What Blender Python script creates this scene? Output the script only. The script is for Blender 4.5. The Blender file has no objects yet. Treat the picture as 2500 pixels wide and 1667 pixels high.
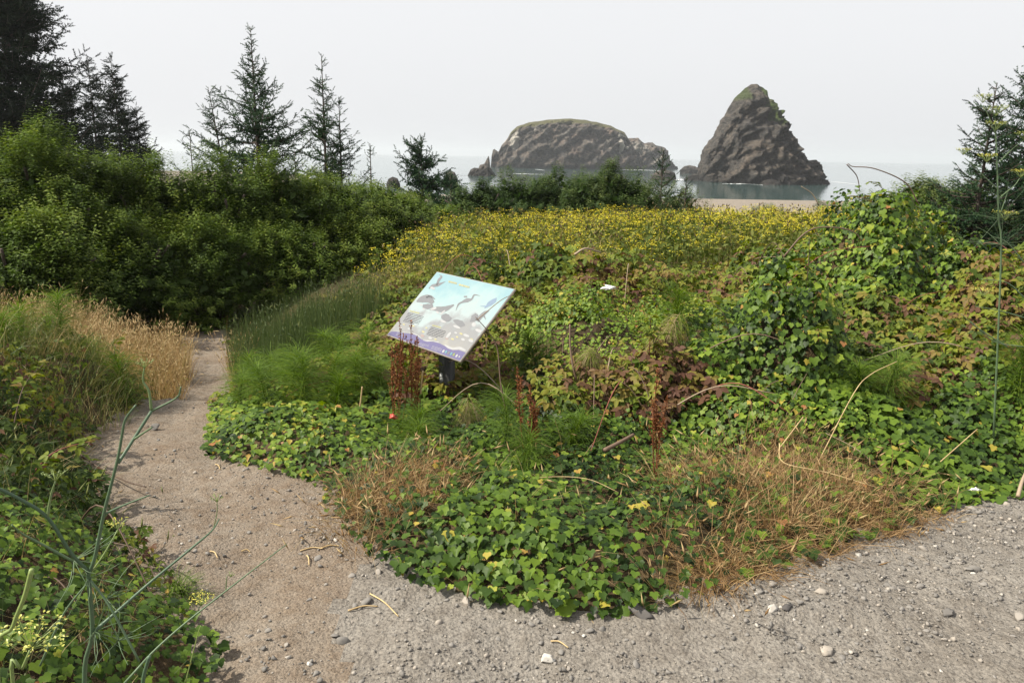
import bpy, math, random
import numpy as np
from mathutils import Matrix, Vector

# ------------------------------------------------------------------ camera, sky, sun
S = bpy.context.scene
COL = S.collection
FPX, PW, PH = 27.0 / 36.0 * 2500.0, 2500.0, 1667.0
PITCH, ROLL, CAMZ = math.atan(453.7 / FPX), math.radians(0.935), 1.6
_fw = np.array([0, math.cos(PITCH), -math.sin(PITCH)])
_up0 = np.array([0, math.sin(PITCH), math.cos(PITCH)])
_rt0 = np.array([1.0, 0, 0])
_rt = math.cos(ROLL) * _rt0 + math.sin(ROLL) * _up0
_up = -math.sin(ROLL) * _rt0 + math.cos(ROLL) * _up0
CAM = np.array([0, 0, CAMZ])
cam = bpy.data.cameras.new("camera")
cam.lens, cam.sensor_width, cam.clip_start, cam.clip_end = 27.0, 36.0, 0.05, 20000
co = bpy.data.objects.new("camera", cam)
COL.objects.link(co)
M = Matrix.Identity(4)
for i in range(3):
    M[i][0], M[i][1], M[i][2], M[i][3] = _rt[i], _up[i], -_fw[i], CAM[i]
co.matrix_world = M
S.camera = co

SUN_DIR = np.array([-0.66, -0.10, 0.74]); SUN_DIR /= np.linalg.norm(SUN_DIR)
SUN_EL = math.asin(SUN_DIR[2]); SUN_AZ = math.atan2(SUN_DIR[0], SUN_DIR[1])
W = bpy.data.worlds.new("World"); S.world = W; W.use_nodes = True
nt = W.node_tree; nt.nodes.clear()
sky = nt.nodes.new("ShaderNodeTexSky"); sky.sky_type = 'NISHITA'; sky.sun_disc = False
sky.sun_elevation = SUN_EL; sky.sun_rotation = SUN_AZ
sky.air_density, sky.dust_density, sky.ozone_density, sky.altitude = 1.0, 6.0, 1.0, 0
hs = nt.nodes.new("ShaderNodeHueSaturation"); hs.inputs["Saturation"].default_value = 0.14
mx = nt.nodes.new("ShaderNodeMix"); mx.data_type = 'RGBA'; mx.inputs[0].default_value = 0.72
mx.inputs[7].default_value = (8.9, 9.0, 9.2, 1)      # even sheet of sea fog over the sky
bg = nt.nodes.new("ShaderNodeBackground"); bg.inputs["Strength"].default_value = 0.078
out = nt.nodes.new("ShaderNodeOutputWorld")
nt.links.new(sky.outputs[0], hs.inputs["Color"]); nt.links.new(hs.outputs[0], mx.inputs[6])
nt.links.new(mx.outputs[2], bg.inputs[0]); nt.links.new(bg.outputs[0], out.inputs[0])
sl = bpy.data.lights.new("sun", 'SUN'); sl.energy, sl.angle, sl.color = 5.0, math.radians(0.7), (1.0, 0.93, 0.80)
so = bpy.data.objects.new("sun", sl); COL.objects.link(so)
so.rotation_euler = Vector(-SUN_DIR).to_track_quat('-Z', 'Y').to_euler()
so.location = (-20, 0, 30)
S.view_settings.view_transform = 'Standard'; S.view_settings.look = 'None'
S.view_settings.exposure = 0.66; S.view_settings.gamma = 1.0
S.cycles.max_bounces = 6; S.cycles.diffuse_bounces = 2; S.cycles.glossy_bounces = 2
S.cycles.transmission_bounces = 4; S.cycles.volume_bounces = 1; S.cycles.transparent_max_bounces = 4
S.cycles.use_denoising = True
S.cycles.caustics_reflective = False; S.cycles.caustics_refractive = False

random.seed(4); RNG = np.random.default_rng(11)
UP = np.array([0, 0, 1.0])

def at(u, v, Y):
    """point of the place seen at photo pixel (u, v) standing at distance Y in front of the camera"""
    d = _fw + _rt * (u - PW / 2) / FPX + _up * (PH / 2 - v) / FPX
    return CAM + d * (Y / d[1])

# ------------------------------------------------------------------ noise and fields
def _hash(ix, iy, iz):
    h = (ix.astype(np.int64) * 374761393 + iy.astype(np.int64) * 668265263 + iz.astype(np.int64) * 2147483647 + 1013904223) & 0xffffffff
    h = ((h ^ (h >> 13)) * 1274126177) & 0xffffffff
    h = ((h ^ (h >> 16)) * 2246822519) & 0xffffffff
    return ((h ^ (h >> 15)) & 0xffffff) / float(0xffffff)
def vnoise(x, y, z=None):
    x = np.asarray(x, float); y = np.asarray(y, float)
    z = np.zeros_like(x) if z is None else np.asarray(z, float) + 0 * x
    xi, yi, zi = np.floor(x), np.floor(y), np.floor(z)
    fx, fy, fz = x - xi, y - yi, z - zi
    fx, fy, fz = (t * t * (3 - 2 * t) for t in (fx, fy, fz))
    r = 0
    for a in (0, 1):
        for b in (0, 1):
            for c in (0, 1):
                r = r + _hash(xi + a, yi + b, zi + c) * (fx if a else 1 - fx) * (fy if b else 1 - fy) * (fz if c else 1 - fz)
    return r * 2 - 1
def fbm(x, y, z=None, oct=4, gain=0.5):
    r, a, f = 0, 1.0, 1.0
    for i in range(oct):
        r = r + a * vnoise(np.asarray(x) * f + 17 * i, np.asarray(y) * f - 9 * i, None if z is None else np.asarray(z) * f + 5 * i)
        a *= gain; f *= 2.03
    return r
def ridged(x, y, z, oct=4):
    r, a, f = 0, 1.0, 1.0
    for i in range(oct):
        r = r + a * (1 - 2 * np.abs(vnoise(x * f + 7 * i, y * f + 3 * i, z * f - 11 * i)))
        a *= 0.52; f *= 2.1
    return r
def sm(a, b, t):
    t = np.clip((np.asarray(t, float) - a) / (b - a), 0, 1); return t * t * (3 - 2 * t)

# bare ground (path and gravel) in plan: the path's left edge up, the green bank's edge back down
LEFT_EDGE = [(-0.80, -7), (-0.80, 0.6), (-0.86, 1.6), (-0.90, 2.06), (-0.90, 2.2), (-1.07, 2.36), (-1.38, 2.74), (-1.76, 3.1), (-2.08, 3.56),
             (-2.30, 3.9), (-2.42, 4.14), (-2.58, 4.7), (-2.66, 5.5), (-2.95, 6.5), (-3.45, 7.9), (-4.2, 9.6), (-4.75, 10.9), (-5.6, 13)]
RIGHT_EDGE = [(-5.0, 13), (-4.25, 10.9), (-3.7, 9.6), (-2.95, 7.8), (-2.5, 6.6), (-2.26, 5.5), (-1.98, 4.7), (-1.74, 4.05), (-1.3, 3.78), (-0.93, 3.57),
              (-0.85, 3.2), (-0.69, 2.94), (-0.45, 2.7), (-0.27, 2.58), (0.05, 2.46), (0.36, 2.43), (0.63, 2.52), (0.89, 2.65), (1.1, 2.78),
              (1.48, 3.05), (1.75, 3.22), (2.24, 3.57), (2.69, 3.74), (4.0, 4.25), (7.0, 5.2), (14, 7.5), (14, -7)]
BARE = np.array(LEFT_EDGE + RIGHT_EDGE)
def sdist(x, y):
    """signed distance to the bare ground: negative on it"""
    x = np.asarray(x, float); y = np.asarray(y, float)
    d = np.full(x.shape, 1e9); ins = np.zeros(x.shape, bool)
    n = len(BARE)
    for i in range(n):
        ax, ay = BARE[i]; bx, by = BARE[(i + 1) % n]
        ex, ey = bx - ax, by - ay
        t = np.clip(((x - ax) * ex + (y - ay) * ey) / (ex * ex + ey * ey), 0, 1)
        d = np.minimum(d, np.hypot(x - ax - t * ex, y - ay - t * ey))
        if ay != by:
            c = ((ay > y) != (by > y)) & (x < (bx - ax) * (y - ay) / (by - ay) + ax)
            ins ^= c
    return np.where(ins, -d, d)
PX = lambda y: np.interp(y, [0, 2, 3.1, 3.9, 4.7, 5.5, 6.5, 7.9, 9.6, 10.9, 13, 20], [0, -0.5, -1.2, -1.75, -2.2, -2.4, -2.7, -3.2, -3.95, -4.5, -5.3, -8])
def base_z(x, y):
    zp = np.interp(y, [-50, 0, 3, 4.1, 4.7, 5.4, 5.55, 5.8, 6.1, 6.6, 7.2, 8.2, 9.7, 10.8, 14, 20, 25, 40, 60, 110, 150, 200, 340],
                   [0.6, 0, 0, -.08, -.16, -.22, -.25, -.43, -.57, -.66, -.72, -.82, -.95, -1.02, -1.3, -1.5, -1.9, -2.9, -4.2, -5.7, -6.2, -7.2, -10])
    zf = np.interp(y, [-50, 0, 2.6, 5.5, 8, 16, 20, 25, 40, 60, 110, 150, 200, 340], [0.6, 0, 0, -.36, -.40, -.42, -.9, -1.6, -2.9, -4.2, -5.7, -6.2, -7.2, -10])
    w = sm(0.35, 2.4, x - PX(y))
    z = zp * (1 - w) + zf * w
    z = z + 0.17 * sm(1.2, 3.2, x) * sm(3.6, 5.2, y) * (1 - sm(14, 24, y))
    z = z + 0.12 * sm(0.2, 1.2, PX(y) - 0.3 - x) * (1 - sm(8, 12, y))
    # land rising to the left woods and to the right head of the bay
    z = z + sm(14, 60, -x - 0.1 * y) * sm(20, 45, y) * 3.0 + sm(9, 40, x - 0.25 * y) * sm(8, 30, y) * 2.2 * (1 - sm(60, 120, y))
    return z
MOUNDS = [  # x, y, rx, ry, height, steepness
    (0.95, 5.95, 0.85, 0.62, 0.54, 2.2), (1.78, 4.85, 0.26, 0.26, 0.76, 3.0), (1.95, 5.3, 0.35, 0.35, 0.14, 2.5), (3.25, 7.0, 0.66, 0.66, 0.64, 2.6), (2.75, 6.6, 0.6, 0.5, 0.20, 2.2),
    (3.7, 5.6, 1.0, 0.8, 0.42, 2.0), (4.9, 6.8, 1.3, 1.0, 0.5, 2.0), (1.42, 5.38, 0.5, 0.42, 0.20, 2.0), (1.1, 4.75, 0.6, 0.4, 0.22, 2.0), (-0.6, 7.5, 1.0, 0.8, 0.30, 2), (0.5, 8.0, 1.2, 0.8, 0.28, 2),
    (2.1, 7.8, 1.3, 0.8, 0.28, 2), (-1.5, 6.6, 0.6, 0.7, 0.18, 2), (2.5, 4.7, 0.6, 0.4, 0.16, 2), (-1.45, 4.5, 0.4, 0.5, 0.06, 2),
    (4.0, 8.6, 1.6, 1.0, 0.34, 2), (-2.9, 3.9, 0.55, 0.7, 0.22, 2), (-1.9, 2.4, 0.6, 0.6, 0.16, 2), (-3.6, 5.4, 0.9, 0.9, 0.24, 2), (-1.25, 1.6, 0.35, 0.7, 0.12, 2)]
def thick(x, y):
    d = sdist(x, y)
    t = 0.13 * sm(-0.02, 0.40, d) + 0.20 * sm(0.2, 2.2, d)
    lump = sm(0.15, 0.7, d)
    t = t + lump * (0.10 * fbm(x * 1.9, y * 1.9, oct=2) + 0.05 * fbm(x * 5.1 + 9, y * 5.1, oct=2))
    rag = 1 + .38 * fbm(x * 3.3 + 2, y * 3.3, oct=3)
    for (mx_, my_, rx, ry, h, p) in MOUNDS:
        r = np.hypot((x - mx_) / rx, (y - my_) / ry)
        t = t + h * np.exp(-0.7 * r ** p) * rag * sm(0.02, 0.5, d)
    far = 1 - sm(8.9, 10.4, y + 0.25 * fbm(x, y))
    return np.maximum(t, 0) * far
def ground_z(x, y):
    d = sdist(x, y)
    rough = 0.018 * fbm(x * 3.1, y * 3.1, oct=3) + 0.009 * fbm(x * 11, y * 11, oct=2)
    # trampled edges: the path dips a little at its middle
    return base_z(x, y) + 0.72 * thick(x, y) + rough * (1 - sm(14, 30, y)) - 0.02 * sm(0.05, 0.4, -d)
def canopy(x, y):
    return base_z(x, y) + thick(x, y)

# ------------------------------------------------------------------ mesh helpers
class Geo:
    def __init__(s): s.V = []; s.F = []; s.T = []; s.n = 0
    def add(s, V, F, tint=0.5):
        V = np.asarray(V, float); F = np.asarray(F, np.int64)
        s.V.append(V); s.F.append(F + s.n); s.n += len(V)
        s.T.append(np.broadcast_to(np.asarray(tint, float), (len(V),)).copy())
    def tris(s): return sum(len(f) * (f.shape[1] - 2) for f in s.F)
    def mesh(s, name, mats, smooth=False):
        me = bpy.data.meshes.new(name)
        if not s.V: return me
        V = np.concatenate(s.V); me.vertices.add(len(V)); me.vertices.foreach_set("co", V.astype(np.float32).ravel())
        li = np.concatenate([f.ravel() for f in s.F]); tot = np.concatenate([np.full(len(f), f.shape[1]) for f in s.F])
        me.loops.add(len(li)); me.loops.foreach_set("vertex_index", li.astype(np.int32))
        me.polygons.add(len(tot)); st = np.concatenate([[0], np.cumsum(tot)[:-1]])
        me.polygons.foreach_set("loop_start", st.astype(np.int32))
        a = me.attributes.new("tint", 'FLOAT', 'POINT'); a.data.foreach_set("value", np.concatenate(s.T).astype(np.float32))
        for m in (mats if isinstance(mats, (list, tuple)) else [mats]): me.materials.append(m)
        me.update(calc_edges=True); me.validate()
        if smooth: me.polygons.foreach_set("use_smooth", np.ones(len(tot), bool))
        return me
def link(name, me, parent=None, label=None, cat=None, group=None, kind=None, mw=None):
    o = bpy.data.objects.new(name, me); COL.objects.link(o)
    if parent is not None: o.parent = parent
    if mw is not None: o.matrix_world = mw
    tag(o, label, cat, group, kind); return o
def tag(o, label=None, cat=None, group=None, kind=None):
    if label: o["label"] = label
    if cat: o["category"] = cat
    if group: o["group"] = group
    if kind: o["kind"] = kind
    return o
def thing(name, loc, label, cat, group=None):
    o = bpy.data.objects.new(name, None); COL.objects.link(o); o.location = Vector(loc); o.empty_display_size = 0.1
    return tag(o, label, cat, group)
def part(name, geo, mat, parent, smooth=False, kind=None, label=None):
    """geo is in world coordinates; the part keeps its place under its thing"""
    off = np.array(parent.location) if parent.parent is None else np.array(parent.parent.location)
    for i in range(len(geo.V)): geo.V[i] = geo.V[i] - off
    return link(name, geo.mesh(name, mat, smooth), parent, label, None, None, kind)
def norm(v): return v / np.maximum(np.linalg.norm(v, axis=-1, keepdims=True), 1e-9)
def frames(nrm, tip):
    """rotation matrices (n,3,3), columns X width, Y tip, Z normal"""
    z = norm(nrm); y = norm(tip - z * np.sum(tip * z, -1, keepdims=True)); x = np.cross(y, z)
    return np.stack([x, y, z], -1)
def scatter(geo, TV, TF, pos, R, scale, tint):
    TV = np.asarray(TV, float); n, k = len(pos), len(TV)
    sc = np.asarray(scale, float); sc = sc[:, None, None] if sc.ndim == 1 else (sc[:, None, :] if sc.ndim == 2 else sc)
    V = np.einsum('nij,nkj->nki', R, TV[None] * sc) + pos[:, None, :]
    off = (np.arange(n) * k)[:, None, None]
    for F in (TF if isinstance(TF, list) else [TF]):
        F = np.asarray(F)
    Fs = TF if isinstance(TF, list) else [TF]
    base = geo.n
    tv = np.repeat(np.broadcast_to(np.asarray(tint, float), (n,)), k)
    geo.V.append(V.reshape(-1, 3)); geo.T.append(tv)
    for F in Fs:
        F = np.asarray(F, np.int64); geo.F.append((F[None] + off + base).reshape(-1, F.shape[1]))
    geo.n += n * k
def tube(geo, P, rad, sides=5, tint=0.5, cap=True):
    P = np.asarray(P, float); n = len(P); rad = np.broadcast_to(np.asarray(rad, float), (n,))
    T = np.gradient(P, axis=0); T = norm(T)
    ref = np.array([0.31, 0.2, 0.93]) if abs(T[0][2]) < 0.9 else np.array([1.0, 0.1, 0])
    A = norm(np.cross(T, ref)); B = np.cross(T, A)
    a = np.arange(sides) * 2 * math.pi / sides
    V = P[:, None] + rad[:, None, None] * (np.cos(a)[None, :, None] * A[:, None] + np.sin(a)[None, :, None] * B[:, None])
    i = np.arange(n - 1)[:, None] * sides; j = np.arange(sides)[None]; j2 = (j + 1) % sides
    F = np.stack([i + j, i + j2, i + sides + j2, i + sides + j], -1).reshape(-1, 4)
    t = np.repeat(np.broadcast_to(np.asarray(tint, float), (n,)), sides)
    geo.add(V.reshape(-1, 3), F, t)
    if cap:
        for s_, rev in ((0, True), (n - 1, False)):
            idx = np.arange(sides) + s_ * sides
            if rev: idx = idx[::-1]
            geo.F.append((idx + geo.n - n * sides)[None])
def curve(pts, n=10):
    """smooth polyline through points"""
    P = np.asarray(pts, float)
    if len(P) < 3: return np.array([P[0] + (P[-1] - P[0]) * t for t in np.linspace(0, 1, n)])
    Q = np.vstack([2 * P[0] - P[1], P, 2 * P[-1] - P[-2]]); o = []
    m = max(2, n // (len(P) - 1) + 1)
    for i in range(1, len(Q) - 2):
        for t in np.linspace(0, 1, m, endpoint=False):
            a, b, c, d = Q[i - 1], Q[i], Q[i + 1], Q[i + 2]
            o.append(0.5 * ((2 * b) + (c - a) * t + (2 * a - 5 * b + 4 * c - d) * t * t + (3 * b - a - 3 * c + d) * t ** 3))
    o.append(P[-1]); return np.array(o)
def rdir(n, rng=RNG):
    return norm(rng.normal(size=(n, 3)))
def ribbon(geo, P, w, side, tint=0.5):
    """thin blade: polyline P (m,3), widths w, side vector"""
    P = np.asarray(P); m = len(P); w = np.broadcast_to(w, (m,)); V = np.empty((2 * m, 3))
    V[0::2] = P - side * w[:, None] / 2; V[1::2] = P + side * w[:, None] / 2
    i = np.arange(m - 1) * 2
    geo.add(V, np.stack([i, i + 1, i + 3, i + 2], -1), tint)
def blades(geo, root, d0, length, width, droop, tint, seg=3):
    """many grass blades at once: root (n,3), start direction d0, droop bends them over"""
    n = len(root); t = np.linspace(0, 1, seg + 1)
    hor = norm(np.stack([d0[:, 0], d0[:, 1], np.zeros(n)], -1) + 1e-4)
    P = root[:, None] + d0[:, None] * (length[:, None] * t[None])[..., None] \
        + (hor[:, None] * 0.6 - UP[None, None]) * ((droop * length)[:, None] * t[None] ** 2.2)[..., None]
    side = norm(np.cross(d0, rdir(n)))
    w = width[:, None] * (1 - t[None] * 0.85)
    V = np.stack([P - side[:, None] * w[..., None] / 2, P + side[:, None] * w[..., None] / 2], 2).reshape(n, -1, 3)
    k = 2 * (seg + 1); i = np.arange(seg) * 2
    F = np.stack([i, i + 1, i + 3, i + 2], -1)
    base = geo.n
    geo.V.append(V.reshape(-1, 3)); geo.T.append(np.repeat(tint, k)); geo.n += n * k
    geo.F.append((F[None] + (np.arange(n) * k)[:, None, None] + base).reshape(-1, 4))

# ------------------------------------------------------------------ materials
def nodes(name):
    m = bpy.data.materials.new(name); m.use_nodes = True; t = m.node_tree; t.nodes.clear()
    o = t.nodes.new("ShaderNodeOutputMaterial"); return m, t, o
def ramp(t, stops):
    r = t.nodes.new("ShaderNodeValToRGB"); e = r.color_ramp.elements
    while len(e) < len(stops): e.new(0.5)
    for el, (p, c) in zip(e, stops): el.position = p; el.color = (*c, 1)
    return r
def leaf_mat(name, stops, rough=0.5, transl=0.3, spec=0.35):
    m, t, o = nodes(name); L = t.links.new
    a = t.nodes.new("ShaderNodeAttribute"); a.attribute_name = "tint"
    g = t.nodes.new("ShaderNodeNewGeometry")
    nz = t.nodes.new("ShaderNodeTexNoise"); nz.inputs["Scale"].default_value = 60; nz.inputs["Detail"].default_value = 2
    mu = t.nodes.new("ShaderNodeMath"); mu.operation = 'MULTIPLY_ADD'; mu.inputs[1].default_value = 0.16; mu.inputs[2].default_value = -0.08
    ad = t.nodes.new("ShaderNodeMath"); ad.operation = 'ADD'
    tc = t.nodes.new("ShaderNodeTexCoord"); L(tc.outputs["Object"], nz.inputs["Vector"])
    L(nz.outputs[0], mu.inputs[0]); L(mu.outputs[0], ad.inputs[0]); L(a.outputs["Fac"], ad.inputs[1])
    r = ramp(t, stops); L(ad.outputs[0], r.inputs[0])
    p = t.nodes.new("ShaderNodeBsdfPrincipled"); p.inputs["Roughness"].default_value = rough; p.inputs["Specular IOR Level"].default_value = spec
    L(r.outputs[0], p.inputs["Base Color"])
    tr = t.nodes.new("ShaderNodeBsdfTranslucent"); hv = t.nodes.new("ShaderNodeHueSaturation")
    hv.inputs["Saturation"].default_value = 1.15; hv.inputs["Value"].default_value = 1.3
    L(r.outputs[0], hv.inputs["Color"]); L(hv.outputs[0], tr.inputs[0])
    mxs = t.nodes.new("ShaderNodeMixShader"); mxs.inputs[0].default_value = transl
    L(p.outputs[0], mxs.inputs[1]); L(tr.outputs[0], mxs.inputs[2]); L(mxs.outputs[0], o.inputs[0])
    return m
def plain(name, col, rough=0.7, noise=None, spec=0.3, bump=0.0, scale=20, metal=0.0):
    m, t, o = nodes(name); L = t.links.new
    p = t.nodes.new("ShaderNodeBsdfPrincipled"); p.inputs["Roughness"].default_value = rough; p.inputs["Specular IOR Level"].default_value = spec
    p.inputs["Metallic"].default_value = metal
    tc = t.nodes.new("ShaderNodeTexCoord"); nz = t.nodes.new("ShaderNodeTexNoise"); nz.inputs["Scale"].default_value = scale; nz.inputs["Detail"].default_value = 5
    L(tc.outputs["Object"], nz.inputs["Vector"])
    c2 = noise or tuple(x * 0.75 for x in col)
    r = ramp(t, [(0.3, c2), (0.7, col)]); L(nz.outputs[0], r.inputs[0]); L(r.outputs[0], p.inputs["Base Color"])
    if bump:
        b = t.nodes.new("ShaderNodeBump"); b.inputs["Strength"].default_value = bump; b.inputs["Distance"].default_value = 0.02
        L(nz.outputs[0], b.inputs["Height"]); L(b.outputs[0], p.inputs["Normal"])
    L(p.outputs[0], o.inputs[0]); return m

IVY = leaf_mat("ivy_leaf", [(0.0, (.014, .030, .007)), (0.3, (.048, .090, .013)), (0.6, (.112, .178, .019)), (0.82, (.200, .268, .031)), (0.93, (.36, .28, .05)), (1.0, (.28, .12, .05))], 0.48, 0.28, 0.18)
BRAMBLE = leaf_mat("bramble_leaf", [(0.0, (.024, .042, .009)), (0.3, (.072, .110, .015)), (0.55, (.165, .192, .023)), (0.72, (.175, .125, .034)), (0.86, (.125, .070, .038)), (1.0, (.095, .046, .030))], 0.55, 0.28, 0.15)
WILLOW = leaf_mat("willow_leaf", [(0.0, (.022, .040, .009)), (0.5, (.070, .112, .018)), (0.85, (.130, .180, .030)), (1.0, (.18, .22, .045))], 0.5, 0.3, 0.15)
SHRUB = leaf_mat("shrub_leaf", [(0.0, (.026, .050, .015)), (0.5, (.062, .100, .028)), (1.0, (.145, .182, .062))], 0.55, 0.28, 0.15)
PINE = leaf_mat("spruce_needle", [(0.0, (.012, .030, .014)), (0.5, (.026, .058, .024)), (1.0, (.050, .088, .032))], 0.6, 0.1, 0.12)
DARKPINE = leaf_mat("old_spruce_needle", [(0.0, (.006, .012, .007)), (0.5, (.012, .021, .011)), (1.0, (.022, .034, .016))], 0.8, 0.05, 0.05)
GRASS = leaf_mat("dry_grass_blade", [(0.0, (.165, .090, .040)), (0.45, (.32, .205, .095)), (0.75, (.46, .340, .175)), (1.0, (.15, .17, .05))], 0.6, 0.3, 0.25)
RUSH = leaf_mat("green_blade", [(0.0, (.040, .062, .022)), (0.5, (.075, .108, .034)), (0.85, (.150, .165, .045)), (1.0, (.34, .26, .12))], 0.5, 0.25, 0.3)
HORSE = leaf_mat("horsetail_branch", [(0.0, (.045, .085, .014)), (0.5, (.100, .165, .022)), (0.85, (.180, .235, .036)), (1.0, (.30, .23, .13))], 0.55, 0.4, 0.12)
FLOWER = leaf_mat("yellow_flower", [(0.0, (.44, .37, .02)), (1.0, (.66, .58, .06))], 0.6, 0.25, 0.1)
FSTEM = leaf_mat("flower_stem", [(0.0, (.060, .088, .018)), (0.5, (.140, .160, .034)), (0.8, (.24, .20, .085)), (1.0, (.07, .045, .025))], 0.6, 0.28, 0.15)
DOCK = leaf_mat("dock_seed", [(0.0, (.11, .038, .018)), (0.6, (.21, .078, .030)), (1.0, (.32, .15, .06))], 0.7, 0.2, 0.2)
FENNEL = leaf_mat("fennel_stem", [(0.0, (.060, .110, .075)), (0.5, (.120, .180, .090)), (0.85, (.26, .33, .10)), (1.0, (.55, .50, .08))], 0.45, 0.15, 0.4)
CANE = leaf_mat("cane_bark", [(0.0, (.060, .038, .026)), (0.5, (.135, .088, .060)), (0.8, (.30, .23, .16)), (1.0, (.19, .055, .040))], 0.65, 0.0, 0.3)
BARK = plain("bark", (.085, .065, .052), 0.9, (.035, .027, .022), bump=0.6, scale=14)
STRAW = plain("straw", (.55, .42, .22), 0.6, (.36, .25, .12))

# ------------------------------------------------------------------ ground sheet, path, gravel
def soil_mat(name, c1, c2, c3, fine=90.0, bump=0.6):
    m, t, o = nodes(name); L = t.links.new
    tc = t.nodes.new("ShaderNodeTexCoord")
    def noise(s, d=6, r=0.6):
        n = t.nodes.new("ShaderNodeTexNoise"); n.inputs["Scale"].default_value = s; n.inputs["Detail"].default_value = d; n.inputs["Roughness"].default_value = r
        L(tc.outputs["Object"], n.inputs["Vector"]); return n
    a, b, c = noise(1.6, 5), noise(fine, 4, 0.7), noise(14, 6, 0.65)
    r1 = ramp(t, [(0.35, c1), (0.65, c2)]); L(a.outputs[0], r1.inputs[0])
    r2 = ramp(t, [(0.34, (.45, .43, .42)), (0.5, (.92, .92, .92)), (0.70, (1.35, 1.33, 1.3))]); L(b.outputs[0], r2.inputs[0])
    r3 = ramp(t, [(0.42, (1, 1, 1)), (0.66, c3)]); L(c.outputs[0], r3.inputs[0])
    m1 = t.nodes.new("ShaderNodeMix"); m1.data_type = 'RGBA'; m1.blend_type = 'MULTIPLY'; m1.inputs[0].default_value = 0.8
    L(r1.outputs[0], m1.inputs[6]); L(r2.outputs[0], m1.inputs[7])
    m2 = t.nodes.new("ShaderNodeMix"); m2.data_type = 'RGBA'; m2.blend_type = 'MULTIPLY'; m2.inputs[0].default_value = 1.0
    L(m1.outputs[2], m2.inputs[6]); L(r3.outputs[0], m2.inputs[7])
    vo = t.nodes.new("ShaderNodeTexVoronoi"); vo.inputs["Scale"].default_value = fine * 0.9; L(tc.outputs["Object"], vo.inputs["Vector"])
    ma = t.nodes.new("ShaderNodeMath"); ma.operation = 'MULTIPLY_ADD'; ma.inputs[1].default_value = -0.6; L(vo.outputs["Distance"], ma.inputs[0]); L(b.outputs[0], ma.inputs[2])
    bu = t.nodes.new("ShaderNodeBump"); bu.inputs["Strength"].default_value = bump; bu.inputs["Distance"].default_value = 0.012; L(ma.outputs[0], bu.inputs["Height"])
    b2 = t.nodes.new("ShaderNodeBump"); b2.inputs["Strength"].default_value = 0.6; b2.inputs["Distance"].default_value = 0.05; L(c.outputs[0], b2.inputs["Height"]); L(bu.outputs[0], b2.inputs["Normal"])
    p = t.nodes.new("ShaderNodeBsdfPrincipled"); p.inputs["Roughness"].default_value = 0.92; p.inputs["Specular IOR Level"].default_value = 0.15
    L(m2.outputs[2], p.inputs["Base Color"]); L(b2.outputs[0], p.inputs["Normal"]); L(p.outputs[0], o.inputs[0]); return m
LITTER = soil_mat("leaf_litter", (.050, .036, .022), (.105, .072, .040), (.6, .7, .4), 40)
DIRT = soil_mat("packed_dirt", (.208, .166, .127), (.250, .214, .174), (.80, .74, .68), 110, 0.7)
GRAVEL = soil_mat("gravel_dust", (.215, .194, .168), (.250, .230, .203), (.78, .76, .74), 75, 0.8)
SAND = soil_mat("beach_sand", (.20, .172, .14), (.245, .212, .175), (.9, .88, .86), 3, 0.2)

def axis(dense_a, dense_b, step, lo, hi, g=1.22):
    a = list(np.arange(dense_a, dense_b + 1e-6, step)); s = step
    while a[-1] < hi: s *= g; a.append(a[-1] + s)
    s = step
    while a[0] > lo: s *= g; a.insert(0, a[0] - s)
    return np.array(a)
gx = axis(-5.5, 5.6, 0.05, -420, 520); gy = axis(1.2, 10.5, 0.05, -30, 330, 1.12)
GX, GY = np.meshgrid(gx, gy); GZ = ground_z(GX, GY)
gv = np.stack([GX, GY, GZ], -1).reshape(-1, 3); nx = len(gx)
ii, jj = np.meshgrid(np.arange(len(gy) - 1), np.arange(nx - 1), indexing='ij')
gf = np.stack([ii * nx + jj, ii * nx + jj + 1, (ii + 1) * nx + jj + 1, (ii + 1) * nx + jj], -1).reshape(-1, 4)
cx = gv[gf].mean(1); dd = sdist(cx[:, 0], cx[:, 1])
GL = lambda y: np.interp(y, [-8, 1.0, 2.05, 2.35, 2.62, 2.9, 20], [-0.1, -0.15, -0.42, -0.62, -0.66, -0.62, -0.6])   # where dirt gives way to gravel
isb = dd < 0.075
isg = isb & (cx[:, 0] + 0.22 * fbm(cx[:, 0] * 3, cx[:, 1] * 3, oct=3) > GL(cx[:, 1])) & (cx[:, 1] < 9)
isd = isb & ~isg
iss = (~isb) & (cx[:, 1] > 92 + 6 * fbm(cx[:, 0] * .02, cx[:, 1] * .02))
for name, msk, mat, lab in (("ground", ~isb & ~iss, LITTER, "brown leaf litter and soil under the plants"), ("dirt_path", isd, DIRT, "trodden pale brown dirt path bending down to the left"),
                            ("gravel_road", isg, GRAVEL, "grey gravel of the turnout in the foreground"), ("beach", iss, SAND, "pale sand beach along the water")):
    F = gf[msk]; u_, inv = np.unique(F, return_inverse=True)
    g = Geo(); g.add(gv[u_], inv.reshape(-1, 4)); link(name, g.mesh(name, mat, True), None, lab, None, None, "structure")

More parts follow.
